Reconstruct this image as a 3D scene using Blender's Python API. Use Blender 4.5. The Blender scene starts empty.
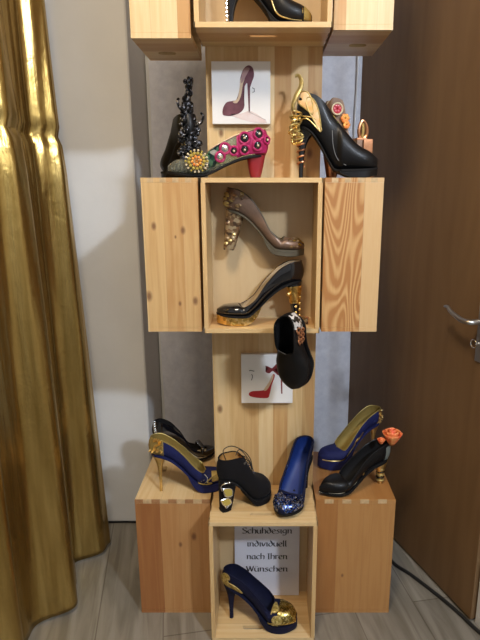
import bpy, bmesh, math, random
from math import sin, cos, pi, radians, sqrt
from mathutils import Vector, Matrix, Euler
S = bpy.context.scene
C = S.collection
rnd = random.Random(7)
# ------------------------------------------------ camera
PITCH = 13.7
CAMZ = 1.237
F = 532.0
CAMX = .0655      # straight in front of the tower
PX = 264.0        # principal column of the cropped picture
cd = bpy.data.cameras.new('camera'); cam = bpy.data.objects.new('camera', cd); C.objects.link(cam)
cam.location = (CAMX, 0, CAMZ); cam.rotation_euler = (radians(90 - PITCH), 0, 0)
cd.sensor_fit = 'VERTICAL'; cd.sensor_height = 36; cd.lens = F / 640 * 36; cd.clip_start = 0.02
cd.shift_x = -(PX - 240) / 640
S.camera = cam
S.view_settings.view_transform = 'Standard'; S.view_settings.look = 'None'
S.view_settings.gamma = 1; S.view_settings.exposure = 0.36
S.view_settings.use_curve_mapping = False
# ------------------------------------------------ light
w = bpy.data.worlds.new('world'); S.world = w; w.use_nodes = True
w.node_tree.nodes['Background'].inputs[0].default_value = (0.95, 0.93, 0.92, 1)
w.node_tree.nodes['Background'].inputs[1].default_value = 0.28
def area(name, loc, target, size, sizey, power, col):
    l = bpy.data.lights.new(name, 'AREA'); l.shape = 'RECTANGLE'; l.size = size; l.size_y = sizey
    l.energy = power; l.color = col
    o = bpy.data.objects.new(name, l); C.objects.link(o); o.location = loc
    o.rotation_euler = (Vector(target) - Vector(loc)).to_track_quat('-Z', 'Y').to_euler()
    return o
area('ceiling_lamp', (-0.15, 0.25, 2.50), (0.05, 0.75, 0.9), 0.35, 0.35, 17, (1.0, 0.83, 0.62))
area('daylight_window', (1.36, -0.90, 2.50), (-0.1, 1.7, 1.0), 0.20, 0.14, 38, (0.78, 0.87, 1.0))

# ------------------------------------------------ helpers
def link(name, me, mat, parent=None):
    o = bpy.data.objects.new(name, me); C.objects.link(o)
    if mat is not None:
        for m in (mat if isinstance(mat, (list, tuple)) else [mat]): me.materials.append(m)
    if parent: o.parent = parent
    return o
def obj(name, bm, mat, parent=None, smooth=True, ang=40):
    bmesh.ops.recalc_face_normals(bm, faces=bm.faces[:])
    me = bpy.data.meshes.new(name)
    for f in bm.faces: f.smooth = smooth
    if smooth:
        for e in bm.edges:
            if len(e.link_faces) == 2 and e.calc_face_angle(0) > radians(ang): e.smooth = False
    bm.to_mesh(me); bm.free()
    return link(name, me, mat, parent)
def thing(name, label, cat, loc=(0, 0, 0), rot=(0, 0, 0), group=None):
    o = bpy.data.objects.new(name, None); C.objects.link(o)
    o.empty_display_size = .05
    o.location = loc; o.rotation_euler = rot; o['label'] = label; o['category'] = cat
    if group: o['group'] = group
    return o
def tag(o, label, cat, group=None):
    o['label'] = label; o['category'] = cat
    if group: o['group'] = group
    return o
def struct(o): o['kind'] = 'structure'; return o
def box(bm, x0, x1, y0, y1, z0, z1, bev=0.0, seg=2):
    r = bmesh.ops.create_cube(bm, size=1)
    vs = r['verts']
    for v in vs:
        v.co = Vector(((x0 + x1) / 2 + v.co.x * (x1 - x0), (y0 + y1) / 2 + v.co.y * (y1 - y0), (z0 + z1) / 2 + v.co.z * (z1 - z0)))
    if bev > 0:
        es = list({e for v in vs for e in v.link_edges})
        bmesh.ops.bevel(bm, geom=es, offset=bev, segments=seg, affect='EDGES', profile=.7)
    return vs
def tube(bm, pts, r, n=8, closed=False, flat=1.0):
    pts = [Vector(p) for p in pts]; N = len(pts)
    rr = r if isinstance(r, (list, tuple)) else [r] * N
    rings = []; up = Vector((0, 0, 1)); prev = None
    for i, p in enumerate(pts):
        a = pts[(i - 1) % N] if (closed or i > 0) else p
        b = pts[(i + 1) % N] if (closed or i < N - 1) else p
        t = (b - a)
        if t.length < 1e-9: t = Vector((0, 0, 1))
        t.normalize()
        if prev is None:
            u = t.cross(up)
            if u.length < 1e-3: u = t.cross(Vector((1, 0, 0)))
            u.normalize()
        else:
            u = prev - t * prev.dot(t)
            if u.length < 1e-6: u = t.cross(up)
            u.normalize()
        prev = u; v = t.cross(u)
        rings.append([bm.verts.new(p + (u * cos(2 * pi * k / n) + v * sin(2 * pi * k / n) * flat) * rr[i]) for k in range(n)])
    M = N if closed else N - 1
    for i in range(M):
        A = rings[i]; B = rings[(i + 1) % N]
        for k in range(n): bm.faces.new((A[k], A[(k + 1) % n], B[(k + 1) % n], B[k]))
    if not closed:
        bm.faces.new(rings[0][::-1]); bm.faces.new(rings[-1])
def smoothpts(pts, k=6, closed=False):
    pts = [Vector(p) for p in pts]; out = []; N = len(pts)
    M = N if closed else N - 1
    for i in range(M):
        p0 = pts[(i - 1) % N] if (closed or i > 0) else pts[0]; p1 = pts[i]
        p2 = pts[(i + 1) % N]; p3 = pts[(i + 2) % N] if (closed or i < N - 2) else pts[-1]
        for j in range(k):
            t = j / k
            out.append(.5 * ((2 * p1) + (-p0 + p2) * t + (2 * p0 - 5 * p1 + 4 * p2 - p3) * t * t + (-p0 + 3 * p1 - 3 * p2 + p3) * t ** 3))
    if not closed: out.append(pts[-1])
    return out
def ball(bm, c, r, sx=1, sy=1, sz=1, u=10, v=7):
    res = bmesh.ops.create_uvsphere(bm, u_segments=u, v_segments=v, radius=r)
    for q in res['verts']: q.co = Vector((q.co.x * sx + c[0], q.co.y * sy + c[1], q.co.z * sz + c[2]))
def cone(bm, base, tip, r0, r1=0.0003, n=8): tube(bm, [base, tip], [r0, r1], n)
def poly(bm, pts, thick, frame):
    """flat shape pts (2D) extruded; frame: function (u,v,d)->3D"""
    a = [bm.verts.new(frame(u, v, 0)) for u, v in pts]; b = [bm.verts.new(frame(u, v, thick)) for u, v in pts]
    n = len(pts)
    for i in range(n): bm.faces.new((a[i], a[(i + 1) % n], b[(i + 1) % n], b[i]))
    f1 = bm.faces.new(b); f2 = bm.faces.new(a[::-1])
    bmesh.ops.triangulate(bm, faces=[f1, f2])
def pchip(keys):
    xs = [k[0] for k in keys]; ys = [k[1] for k in keys]; n = len(xs)
    h = [xs[i + 1] - xs[i] for i in range(n - 1)]; d = [(ys[i + 1] - ys[i]) / h[i] for i in range(n - 1)]
    m = [0.0] * n
    if n > 1: m[0] = d[0]; m[-1] = d[-1]
    for i in range(1, n - 1):
        m[i] = 0 if d[i - 1] * d[i] <= 0 else (h[i - 1] + h[i]) * 3 / ((2 * h[i] + h[i - 1]) / d[i - 1] + (h[i] + 2 * h[i - 1]) / d[i])
    def f(x):
        if x <= xs[0]: return ys[0]
        if x >= xs[-1]: return ys[-1]
        i = max(j for j in range(n - 1) if xs[j] <= x)
        t = (x - xs[i]) / h[i]
        return (ys[i] * (1 + 2 * t) * (1 - t) ** 2 + m[i] * h[i] * t * (1 - t) ** 2 + ys[i + 1] * t * t * (3 - 2 * t) + m[i + 1] * h[i] * t * t * (t - 1))
    return f
# world point for a pixel at forward distance D (used only to read sizes and places off the photo)
def at(px, py, D):
    v = (py - 320) / F; c = cos(radians(PITCH)); s = sin(radians(PITCH))
    k = D / (c - v * s)
    return Vector((CAMX + (px - PX) / F * k, D, CAMZ - k * (v * c + s)))

# ------------------------------------------------ materials
def newmat(name):
    m = bpy.data.materials.new(name); m.use_nodes = True
    return m, m.node_tree, m.node_tree.nodes['Principled BSDF']
def N(nt, typ, **kw):
    n = nt.nodes.new(typ)
    for k, v in kw.items():
        if k.startswith('i_'):
            key = k[2:]
            n.inputs[int(key) if key.isdigit() else key.replace('_', ' ')].default_value = v
        else: setattr(n, k, v)
    return n
def simple(name, col, rough=.5, metal=0, coat=0, bump=0, bscale=200, var=0, vscale=20, sheen=0, col2=None, spec=None):
    m, nt, b = newmat(name)
    b.inputs['Base Color'].default_value = (*col, 1); b.inputs['Roughness'].default_value = rough
    b.inputs['Metallic'].default_value = metal; b.inputs['Coat Weight'].default_value = coat
    b.inputs['Coat Roughness'].default_value = .08
    if spec is not None: b.inputs['Specular IOR Level'].default_value = spec
    if sheen: b.inputs['Sheen Weight'].default_value = sheen
    tc = N(nt, 'ShaderNodeTexCoord')
    nz = N(nt, 'ShaderNodeTexNoise', i_Scale=vscale, i_Detail=4.0)
    nt.links.new(tc.outputs['Object'], nz.inputs['Vector'])
    c2 = col2 or tuple(max(0, c * (1 - (var or .12))) for c in col)
    rp = N(nt, 'ShaderNodeValToRGB'); rp.color_ramp.elements[0].position = .35; rp.color_ramp.elements[1].position = .65
    rp.color_ramp.elements[0].color = (*col, 1); rp.color_ramp.elements[1].color = (*c2, 1)
    nt.links.new(nz.outputs['Fac'], rp.inputs['Fac']); nt.links.new(rp.outputs['Color'], b.inputs['Base Color'])
    if bump:
        n2 = N(nt, 'ShaderNodeTexNoise', i_Scale=bscale, i_Detail=3.0); nt.links.new(tc.outputs['Object'], n2.inputs['Vector'])
        bp = N(nt, 'ShaderNodeBump', i_Strength=bump, i_Distance=.002)
        nt.links.new(n2.outputs['Fac'], bp.inputs['Height']); nt.links.new(bp.outputs['Normal'], b.inputs['Normal'])
    return m
def pine(name, light, mid, dark, plank=.05, seed=0.0, ax='X', grain=1.0, knots=(), rings=0.0, gdir='Z', dirt=True):
    """glued pine: boards across ax with their own tone, grain running along gdir, dark round knots"""
    m, nt, b = newmat(name); L = nt.links.new
    b.inputs['Roughness'].default_value = .42; b.inputs['Coat Weight'].default_value = .12; b.inputs['Coat Roughness'].default_value = .35
    tc = N(nt, 'ShaderNodeTexCoord'); sp = N(nt, 'ShaderNodeSeparateXYZ'); L(tc.outputs['Object'], sp.inputs[0])
    dv = N(nt, 'ShaderNodeMath', operation='DIVIDE', i_1=plank); L(sp.outputs[ax], dv.inputs[0])
    ad = N(nt, 'ShaderNodeMath', operation='ADD', i_1=seed + .37); L(dv.outputs[0], ad.inputs[0])
    fl = N(nt, 'ShaderNodeMath', operation='FLOOR'); L(ad.outputs[0], fl.inputs[0])
    wn = N(nt, 'ShaderNodeTexWhiteNoise', noise_dimensions='1D'); a2 = N(nt, 'ShaderNodeMath', operation='ADD', i_1=seed * 7.3 + 3.1)
    L(fl.outputs[0], a2.inputs[0]); L(a2.outputs[0], wn.inputs['W'])
    mp = N(nt, 'ShaderNodeMapping'); sc = {'X': (1.6, 26, 26), 'Y': (26, 1.6, 26), 'Z': (26, 26, 1.6)}[gdir]
    mp.inputs['Scale'].default_value = sc
    cb = N(nt, 'ShaderNodeCombineXYZ'); mu = N(nt, 'ShaderNodeMath', operation='MULTIPLY', i_1=9.0)
    L(wn.outputs['Value'], mu.inputs[0])
    for i in range(3): L(mu.outputs[0], cb.inputs[i])
    L(cb.outputs[0], mp.inputs['Location']); L(tc.outputs['Object'], mp.inputs['Vector'])
    # broad figure
    if rings: mp.inputs['Scale'].default_value = (10, 10, 2.6)
    nz = N(nt, 'ShaderNodeTexNoise', i_Scale=1.0 * grain, i_Detail=(1.0 if rings else 3.0), i_Distortion=.4, i_Roughness=.35); L(mp.outputs[0], nz.inputs['Vector'])
    rg = N(nt, 'ShaderNodeMath', operation='MULTIPLY', i_1=(22.0 if rings else 5.0)); L(nz.outputs['Fac'], rg.inputs[0])
    sn = N(nt, 'ShaderNodeMath', operation='MULTIPLY', i_1=6.283); L(rg.outputs[0], sn.inputs[0])
    si = N(nt, 'ShaderNodeMath', operation='SINE'); L(sn.outputs[0], si.inputs[0])
    # fine streaks
    mp2 = N(nt, 'ShaderNodeMapping'); mp2.inputs['Scale'].default_value = tuple(x * 9 for x in sc); L(tc.outputs['Object'], mp2.inputs['Vector'])
    n2 = N(nt, 'ShaderNodeTexNoise', i_Scale=1.0, i_Detail=2.0); L(mp2.outputs[0], n2.inputs['Vector'])
    m1 = N(nt, 'ShaderNodeMath', operation='MULTIPLY', i_1=(.26 if rings else .09)); L(si.outputs[0], m1.inputs[0])
    m2 = N(nt, 'ShaderNodeMath', operation='MULTIPLY_ADD', i_1=.30, i_2=-.10); L(n2.outputs['Fac'], m2.inputs[0])
    if rings:
        gt = N(nt, 'ShaderNodeMath', operation='LESS_THAN', i_1=.025); L(sp.outputs[ax], gt.inputs[0])
        gm = N(nt, 'ShaderNodeMath', operation='MULTIPLY'); ga = N(nt, 'ShaderNodeMath', operation='ADD', i_1=.55)
        L(m1.outputs[0], ga.inputs[0]); L(ga.outputs[0], gm.inputs[0]); L(gt.outputs[0], gm.inputs[1]); m1 = gm
    m3 = N(nt, 'ShaderNodeMath', operation='MULTIPLY', i_1=(.12 if rings else .75)); L(wn.outputs['Value'], m3.inputs[0])
    s1 = N(nt, 'ShaderNodeMath', operation='ADD'); L(m1.outputs[0], s1.inputs[0]); L(m2.outputs[0], s1.inputs[1])
    s2 = N(nt, 'ShaderNodeMath', operation='ADD'); L(s1.outputs[0], s2.inputs[0]); L(m3.outputs[0], s2.inputs[1])
    rp = N(nt, 'ShaderNodeValToRGB'); e = rp.color_ramp.elements
    e[0].position = .0; e[0].color = (*light, 1); e[1].position = .85; e[1].color = (*dark, 1)
    k = e.new(.42); k.color = (*mid, 1)
    L(s2.outputs[0], rp.inputs['Fac']); col = rp.outputs['Color']
    for (kx, ky, kz, r) in knots:
        vs = N(nt, 'ShaderNodeVectorMath', operation='SUBTRACT'); vs.inputs[1].default_value = (kx, ky, kz); L(tc.outputs['Object'], vs.inputs[0])
        vm = N(nt, 'ShaderNodeVectorMath', operation='MULTIPLY'); g = {'X': (.6, 1, 1), 'Y': (1, .6, 1), 'Z': (1, 1, .6)}[gdir]
        vm.inputs[1].default_value = g; L(vs.outputs[0], vm.inputs[0])
        ln = N(nt, 'ShaderNodeVectorMath', operation='LENGTH'); L(vm.outputs[0], ln.inputs[0])
        mr = N(nt, 'ShaderNodeMapRange', i_1=r * .55, i_2=r * 1.7, i_3=.85, i_4=0.0); L(ln.outputs['Value'], mr.inputs[0])
        mx = N(nt, 'ShaderNodeMix', data_type='RGBA'); L(mr.outputs[0], mx.inputs['Factor']); L(col, mx.inputs['A'])
        mx.inputs['B'].default_value = (.17, .07, .03, 1); col = mx.outputs['Result']
    # seam between the boards
    fr = N(nt, 'ShaderNodeMath', operation='FRACT'); L(ad.outputs[0], fr.inputs[0])
    lt = N(nt, 'ShaderNodeMath', operation='LESS_THAN', i_1=.012); L(fr.outputs[0], lt.inputs[0])
    ms = N(nt, 'ShaderNodeMath', operation='MULTIPLY', i_1=.35); L(lt.outputs[0], ms.inputs[0])
    mx = N(nt, 'ShaderNodeMix', data_type='RGBA'); L(ms.outputs[0], mx.inputs['Factor']); L(col, mx.inputs['A'])
    mx.inputs['B'].default_value = (.25, .13, .06, 1); L(mx.outputs['Result'], b.inputs['Base Color'])
    bp = N(nt, 'ShaderNodeBump', i_Strength=.12, i_Distance=.001); L(n2.outputs['Fac'], bp.inputs['Height']); L(bp.outputs['Normal'], b.inputs['Normal'])
    return m
def crackle(name, cols, scale=120, metal=1.0, rough=.25, bump=.6):
    """broken leaf or glitter: small cells of several tones"""
    m, nt, b = newmat(name); L = nt.links.new
    tc = N(nt, 'ShaderNodeTexCoord'); v = N(nt, 'ShaderNodeTexVoronoi', i_Scale=scale); L(tc.outputs['Object'], v.inputs['Vector'])
    sp = N(nt, 'ShaderNodeSeparateColor'); L(v.outputs['Color'], sp.inputs[0])
    rp = N(nt, 'ShaderNodeValToRGB'); rp.color_ramp.interpolation = 'CONSTANT'
    els = rp.color_ramp.elements
    for i, c in enumerate(cols):
        p = i / len(cols)
        e = els[i] if i < 2 else els.new(p)
        e.position = p; e.color = (*c, 1)
    L(sp.outputs[0], rp.inputs['Fac']); L(rp.outputs['Color'], b.inputs['Base Color'])
    b.inputs['Metallic'].default_value = metal; b.inputs['Roughness'].default_value = rough
    bp = N(nt, 'ShaderNodeBump', i_Strength=bump, i_Distance=.002); L(sp.outputs[1], bp.inputs['Height']); L(bp.outputs['Normal'], b.inputs['Normal'])
    return m

M = {}
M['wall'] = simple('white_plaster', (.72, .72, .71), .85, bump=.15, bscale=60, var=.05, vscale=6)
M['ceiling'] = simple('ceiling_paint', (.75, .74, .72), .9, var=.03)
M['black_leather'] = simple('black_leather', (.005, .005, .006), .42, coat=.03, spec=.28, bump=.15, bscale=300)
M['black_patent'] = simple('black_patent', (.006, .006, .008), .10, coat=1.0)
M['suede'] = simple('black_suede', (.007, .0065, .008), .95, sheen=.03, bump=.3, bscale=500, spec=.2)
M['black_matte'] = simple('black_matte', (.008, .008, .009), .7, spec=.25)
M['blue'] = simple('blue_suede', (.013, .019, .105), .75, bump=.25, bscale=400, col2=(.009, .013, .075), spec=.3)
M['navy'] = simple('navy_suede', (.006, .008, .036), .75, bump=.25, bscale=400, col2=(.004, .006, .024), spec=.25)
M['blue_in'] = simple('blue_lining', (.006, .028, .17), .55)
M['gold'] = simple('gold', (.85, .62, .25), .34, 1, bump=.3, bscale=150, var=.25, vscale=60)
M['old_gold'] = simple('old_gold', (.58, .43, .15), .45, .5, bump=.4, bscale=120, var=.4, vscale=60)
M['gold_leather'] = simple('gold_lining', (.50, .38, .12), .4, .6, var=.15)
M['silver'] = simple('silver', (.75, .75, .73), .25, 1)
M['steel'] = simple('brushed_steel', (.55, .56, .57), .35, 1)
M['tan'] = simple('tan_insole', (.50, .37, .22), .6)
M['orange_in'] = simple('ochre_insole', (.62, .34, .10), .6)
M['bronze'] = simple('taupe_bronze_leather', (.25, .155, .105), .4, .4, coat=.2, bump=.1, var=.3, vscale=30)
M['bronze_sole'] = simple('taupe_grey_platform', (.10, .085, .055), .55, 0)
M['copper'] = simple('copper', (.70, .33, .17), .3, .9, var=.3, vscale=50)
M['red'] = simple('red_leather', (.26, .012, .018), .35, coat=.3)
M['pink'] = simple('magenta_trim', (.42, .012, .11), .5, bump=.5, bscale=300)
M['white'] = simple('white_canvas', (.80, .80, .80), .6, var=.03)
M['cream'] = simple('cream', (.78, .66, .45), .45)
M['cable'] = simple('cable_rubber', (.01, .01, .01), .5)
M['leaf_green'] = simple('leaf_green', (.20, .26, .03), .5)
M['yellow'] = simple('yellow_bead', (.55, .43, .09), .25, .2, coat=.6)
M['orange'] = simple('orange_petal', (.80, .20, .03), .5, col2=(.85, .42, .08), vscale=80)
M['rose'] = simple('rose_petal', (.85, .12, .05), .55, col2=(.88, .38, .12), vscale=60)
M['rosered'] = simple('pink_red_enamel', (.60, .04, .07), .3, coat=.4)
M['gold_leaf'] = crackle('crackled_gold_leaf', [(.80, .50, .14), (.62, .38, .09), (.88, .62, .25), (.45, .26, .06), (.70, .45, .13)], 170, rough=.3)
M['glitter_gold'] = crackle('gold_glitter', [(.62, .48, .12), (.25, .18, .05), (.85, .70, .30), (.40, .30, .08)], 260)
M['glitter_blue'] = crackle('blue_glitter', [(.01, .02, .10), (.02, .06, .40), (.10, .22, .75), (.01, .01, .03), (.30, .33, .45)], 330)
M['glitter_black'] = crackle('black_glitter', [(.01, .01, .01), (.03, .03, .035), (.25, .26, .3), (.01, .01, .01), (.02, .02, .02)], 220, metal=.6, rough=.12)
M['shells'] = crackle('shell_scales', [(.20, .12, .06), (.36, .24, .12), (.10, .06, .035), (.27, .15, .08), (.45, .34, .20)], 110, metal=.6, rough=.3)
M['abalone'] = crackle('shimmering_green_enamel', [(.02, .07, .05), (.25, .33, .22), (.01, .03, .03), (.09, .20, .12), (.45, .42, .36)], 110, metal=.5, rough=.15)
m, nt, b = newmat('smoky_clear_plastic'); M['clear'] = m
b.inputs['Base Color'].default_value = (.58, .62, .54, 1); b.inputs['Roughness'].default_value = .06
b.inputs['Transmission Weight'].default_value = .85; b.inputs['IOR'].default_value = 1.2

# ------------------------------------------------ room
# laminate floor
def floor_mat():
    m, nt, b = newmat('grey_oak_laminate'); L = nt.links.new
    tc = N(nt, 'ShaderNodeTexCoord'); rt = N(nt, 'ShaderNodeMapping'); rt.inputs['Rotation'].default_value = (0, 0, radians(80 + 180)); L(tc.outputs['Object'], rt.inputs['Vector'])
    br = N(nt, 'ShaderNodeTexBrick', i_Scale=1.0); br.inputs['Brick Width'].default_value = 1.28; br.inputs['Row Height'].default_value = .19
    br.inputs['Mortar Size'].default_value = .0022; br.inputs['Mortar Smooth'].default_value = .3
    br.inputs['Color1'].default_value = (.25, .232, .195, 1); br.inputs['Color2'].default_value = (.205, .19, .16, 1); br.inputs['Mortar'].default_value = (.13, .115, .09, 1)
    L(rt.outputs[0], br.inputs['Vector'])
    mp = N(nt, 'ShaderNodeMapping'); mp.inputs['Scale'].default_value = (2.2, 22, 1); L(rt.outputs[0], mp.inputs['Vector'])
    nz = N(nt, 'ShaderNodeTexNoise', i_Scale=1.3, i_Detail=6.0, i_Distortion=.8); L(mp.outputs[0], nz.inputs['Vector'])
    rp = N(nt, 'ShaderNodeValToRGB'); e = rp.color_ramp.elements; e[0].position = .36; e[0].color = (.62, .58, .52, 1); e[1].position = .62; e[1].color = (1.12, 1.1, 1.08, 1)
    L(nz.outputs['Fac'], rp.inputs['Fac'])
    mx = N(nt, 'ShaderNodeMix', data_type='RGBA', blend_type='MULTIPLY'); mx.inputs['Factor'].default_value = .9
    L(br.outputs['Color'], mx.inputs['A']); L(rp.outputs['Color'], mx.inputs['B']); L(mx.outputs['Result'], b.inputs['Base Color'])
    b.inputs['Roughness'].default_value = .42
    bp = N(nt, 'ShaderNodeBump', i_Strength=.15, i_Distance=.002); L(nz.outputs['Fac'], bp.inputs['Height']); L(bp.outputs['Normal'], b.inputs['Normal'])
    return m
bm = bmesh.new(); box(bm, -2.2, 2.4, -2.6, 2.3, -.06, 0); struct(obj('floor', bm, floor_mat(), smooth=False))
bm = bmesh.new(); box(bm, -2.2, 2.4, -2.6, 2.3, 2.6, 2.66); struct(obj('ceiling', bm, M['ceiling'], smooth=False))
BACK = 2.06
bm = bmesh.new(); box(bm, -.357, 1.2, BACK, BACK + .08, 0, 2.6); struct(obj('wall_back', bm, M['wall'], smooth=False))
bm = bmesh.new(); box(bm, -2.2, -.357, 1.80, BACK + .08, 0, 2.6, .012, 3); struct(obj('wall_left', bm, M['wall'], smooth=False))
# right side runs obliquely; local x runs along the wall from the back corner to the viewer
ang = math.atan2(-1, .303)
def wallframe(name):
    o = bpy.data.objects.new(name, None); return o
dirv = Vector((.36, -1, 0)).normalized(); nrm = Vector((dirv.y, -dirv.x, 0))  # nrm points into the room (-x)
if nrm.x > 0: nrm = -nrm
A0 = Vector((.412, 2.04, 0))
def onwall(bmx, a0, a1, d0, d1, z0, z1, bev=0):
    vs = set(bmx.verts)
    box(bmx, a0, a1, d0, d1, z0, z1, bev)
    for v in bmx.verts:
        if v not in vs:
            p = A0 + dirv * v.co.x + nrm * v.co.y; v.co = Vector((p.x, p.y, v.co.z))
def brown_door():
    m, nt, b = newmat('brown_wood_veneer'); L = nt.links.new
    tc = N(nt, 'ShaderNodeTexCoord'); mp = N(nt, 'ShaderNodeMapping'); mp.inputs['Scale'].default_value = (40, 12, 2.2); L(tc.outputs['Object'], mp.inputs['Vector'])
    nz = N(nt, 'ShaderNodeTexNoise', i_Scale=1.0, i_Detail=6.0, i_Distortion=1.0); L(mp.outputs[0], nz.inputs['Vector'])
    rp = N(nt, 'ShaderNodeValToRGB'); e = rp.color_ramp.elements; e[0].position = .3; e[0].color = (.175, .100, .046, 1); e[1].position = .7; e[1].color = (.215, .128, .060, 1)
    L(nz.outputs['Fac'], rp.inputs['Fac']); L(rp.outputs['Color'], b.inputs['Base Color']); b.inputs['Roughness'].default_value = .5; b.inputs['Specular IOR Level'].default_value = .3
    return m
M['door'] = brown_door()
DLEN = .772
bm = bmesh.new(); onwall(bm, -.2, 5.0, -.14, -.05, 0, 2.6); struct(obj('wall_right', bm, M['wall'], smooth=False))
bm = bmesh.new(); onwall(bm, 0, DLEN, -.04, 0, .008, 2.03, .002)
door = struct(obj('door_1', bm, M['door'], smooth=False))
# handle on the door: long plate, lever with a curve, key ring below
HP = at(486, 321, 1.37); hd = (HP - A0).dot(dirv)
bm = bmesh.new(); onwall(bm, hd - .020, hd + .020, .0005, .007, HP.z - .115, HP.z + .10, .002); plate = obj('handle_plate', bm, M['steel'], door)
def wp(a, d, z): p = A0 + dirv * a + nrm * d; return Vector((p.x, p.y, z))
hz = HP.z
bm = bmesh.new(); tube(bm, smoothpts([wp(hd, .007, hz), wp(hd, .035, hz), wp(hd - .004, .050, hz), wp(hd - .03, .056, hz + .002), wp(hd - .07, .056, hz + .014), wp(hd - .088, .054, hz + .024), wp(hd - .102, .053, hz + .023)]),
     [.0095] * 12 + [.0095 - .00022 * i for i in range(25)], 12, flat=.8); obj('door_handle', bm, M['steel'], door)
bm = bmesh.new(); kz = HP.z - .062
tube(bm, [wp(hd - .001, .007, kz), wp(hd - .001, .022, kz)], .005, 10)
tube(bm, [wp(hd - .001 + .011 * cos(a) - .006, .026, kz + .011 * sin(a)) for a in [2 * pi * i / 16 for i in range(16)]], .0018, 6, closed=True); obj('key', bm, M['silver'], door)
bm = bmesh.new(); onwall(bm, DLEN + .006, DLEN + .07, -.05, -.012, 0, 2.1, .002); struct(obj('trim_1', bm, M['wall'], smooth=False))
# thin blackish joint line on the floor along the left wall
bm = bmesh.new(); tube(bm, [(-.37 - .05 * i, 1.797 - .002 * (i % 2), .003) for i in range(12)], .004, 6); struct(obj('baseboard_left', bm, M['black_matte']))

# bluish white cloth hanging behind the tower
def cloth_mat():
    m, nt, b = newmat('pale_terry_cloth'); L = nt.links.new
    tc = N(nt, 'ShaderNodeTexCoord'); nz = N(nt, 'ShaderNodeTexNoise', i_Scale=28.0, i_Detail=6.0, i_Roughness=.7); L(tc.outputs['Object'], nz.inputs['Vector'])
    rp = N(nt, 'ShaderNodeValToRGB'); e = rp.color_ramp.elements; e[0].position = .3; e[0].color = (.60, .61, .68, 1); e[1].position = .7; e[1].color = (.76, .77, .83, 1)
    L(nz.outputs['Fac'], rp.inputs['Fac']); L(rp.outputs['Color'], b.inputs['Base Color']); b.inputs['Roughness'].default_value = .9
    bp = N(nt, 'ShaderNodeBump', i_Strength=.4, i_Distance=.003); L(nz.outputs['Fac'], bp.inputs['Height']); L(bp.outputs['Normal'], b.inputs['Normal'])
    return m
bm = bmesh.new(); nx, nz_ = 90, 30; grid = []
for side, off in ((0, 0), (1, .004)):
    g = []
    for i in range(nx + 1):
        col = []
        for j in range(nz_ + 1):
            x = -.345 + .755 * i / nx; z = .10 + 2.2 * j / nz_
            y = BACK - .018 - .006 * sin(x * 34 + .6 * sin(z * 2)) - .004 * sin(x * 71 + z) + off
            col.append(bm.verts.new((x + .004 * sin(z * 5), y, z)))
        g.append(col)
    grid.append(g)
for g in grid:
    for i in range(nx):
        for j in range(nz_): bm.faces.new((g[i][j], g[i + 1][j], g[i + 1][j + 1], g[i][j + 1]))
a, b_ = grid
for j in range(nz_):
    bm.faces.new((a[0][j], a[0][j + 1], b_[0][j + 1], b_[0][j])); bm.faces.new((a[nx][j], a[nx][j + 1], b_[nx][j + 1], b_[nx][j]))
for i in range(nx):
    bm.faces.new((a[i][0], a[i + 1][0], b_[i + 1][0], b_[i][0])); bm.faces.new((a[i][nz_], a[i + 1][nz_], b_[i + 1][nz_], b_[i][nz_]))
tag(obj('backdrop_cloth', bm, cloth_mat()), 'pale bluish white cloth hanging on the back wall behind the crate tower', 'cloth')
bm = bmesh.new(); tube(bm, [(.394 + .002 * sin(i), BACK - .027, 1.2 + .055 * i) for i in range(20)], .005, 8, flat=.6); obj('hem', bm, M['white'], bpy.data.objects['backdrop_cloth'])

# ------------------------------------------------ gold curtain
def gold_cloth():
    m, nt, b = newmat('gold_lame'); L = nt.links.new
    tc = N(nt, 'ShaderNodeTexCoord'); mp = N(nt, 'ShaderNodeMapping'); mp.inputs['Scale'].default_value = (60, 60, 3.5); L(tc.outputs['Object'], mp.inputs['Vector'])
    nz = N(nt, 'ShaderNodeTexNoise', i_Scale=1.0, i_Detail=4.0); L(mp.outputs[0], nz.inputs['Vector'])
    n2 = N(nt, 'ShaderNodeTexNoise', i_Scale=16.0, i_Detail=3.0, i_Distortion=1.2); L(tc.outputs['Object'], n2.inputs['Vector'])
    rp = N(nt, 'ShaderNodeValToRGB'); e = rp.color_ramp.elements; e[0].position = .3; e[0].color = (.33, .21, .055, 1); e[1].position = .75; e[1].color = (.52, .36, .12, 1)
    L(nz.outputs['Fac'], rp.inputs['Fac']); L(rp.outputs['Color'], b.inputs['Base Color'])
    b.inputs['Metallic'].default_value = .92; b.inputs['Roughness'].default_value = .27
    ad = N(nt, 'ShaderNodeMath', operation='ADD'); L(nz.outputs['Fac'], ad.inputs[0]); L(n2.outputs['Fac'], ad.inputs[1])
    bp = N(nt, 'ShaderNodeBump', i_Strength=.25, i_Distance=.006); L(ad.outputs[0], bp.inputs['Height']); L(bp.outputs['Normal'], b.inputs['Normal'])
    return m
SEAM = 1.39
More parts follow.
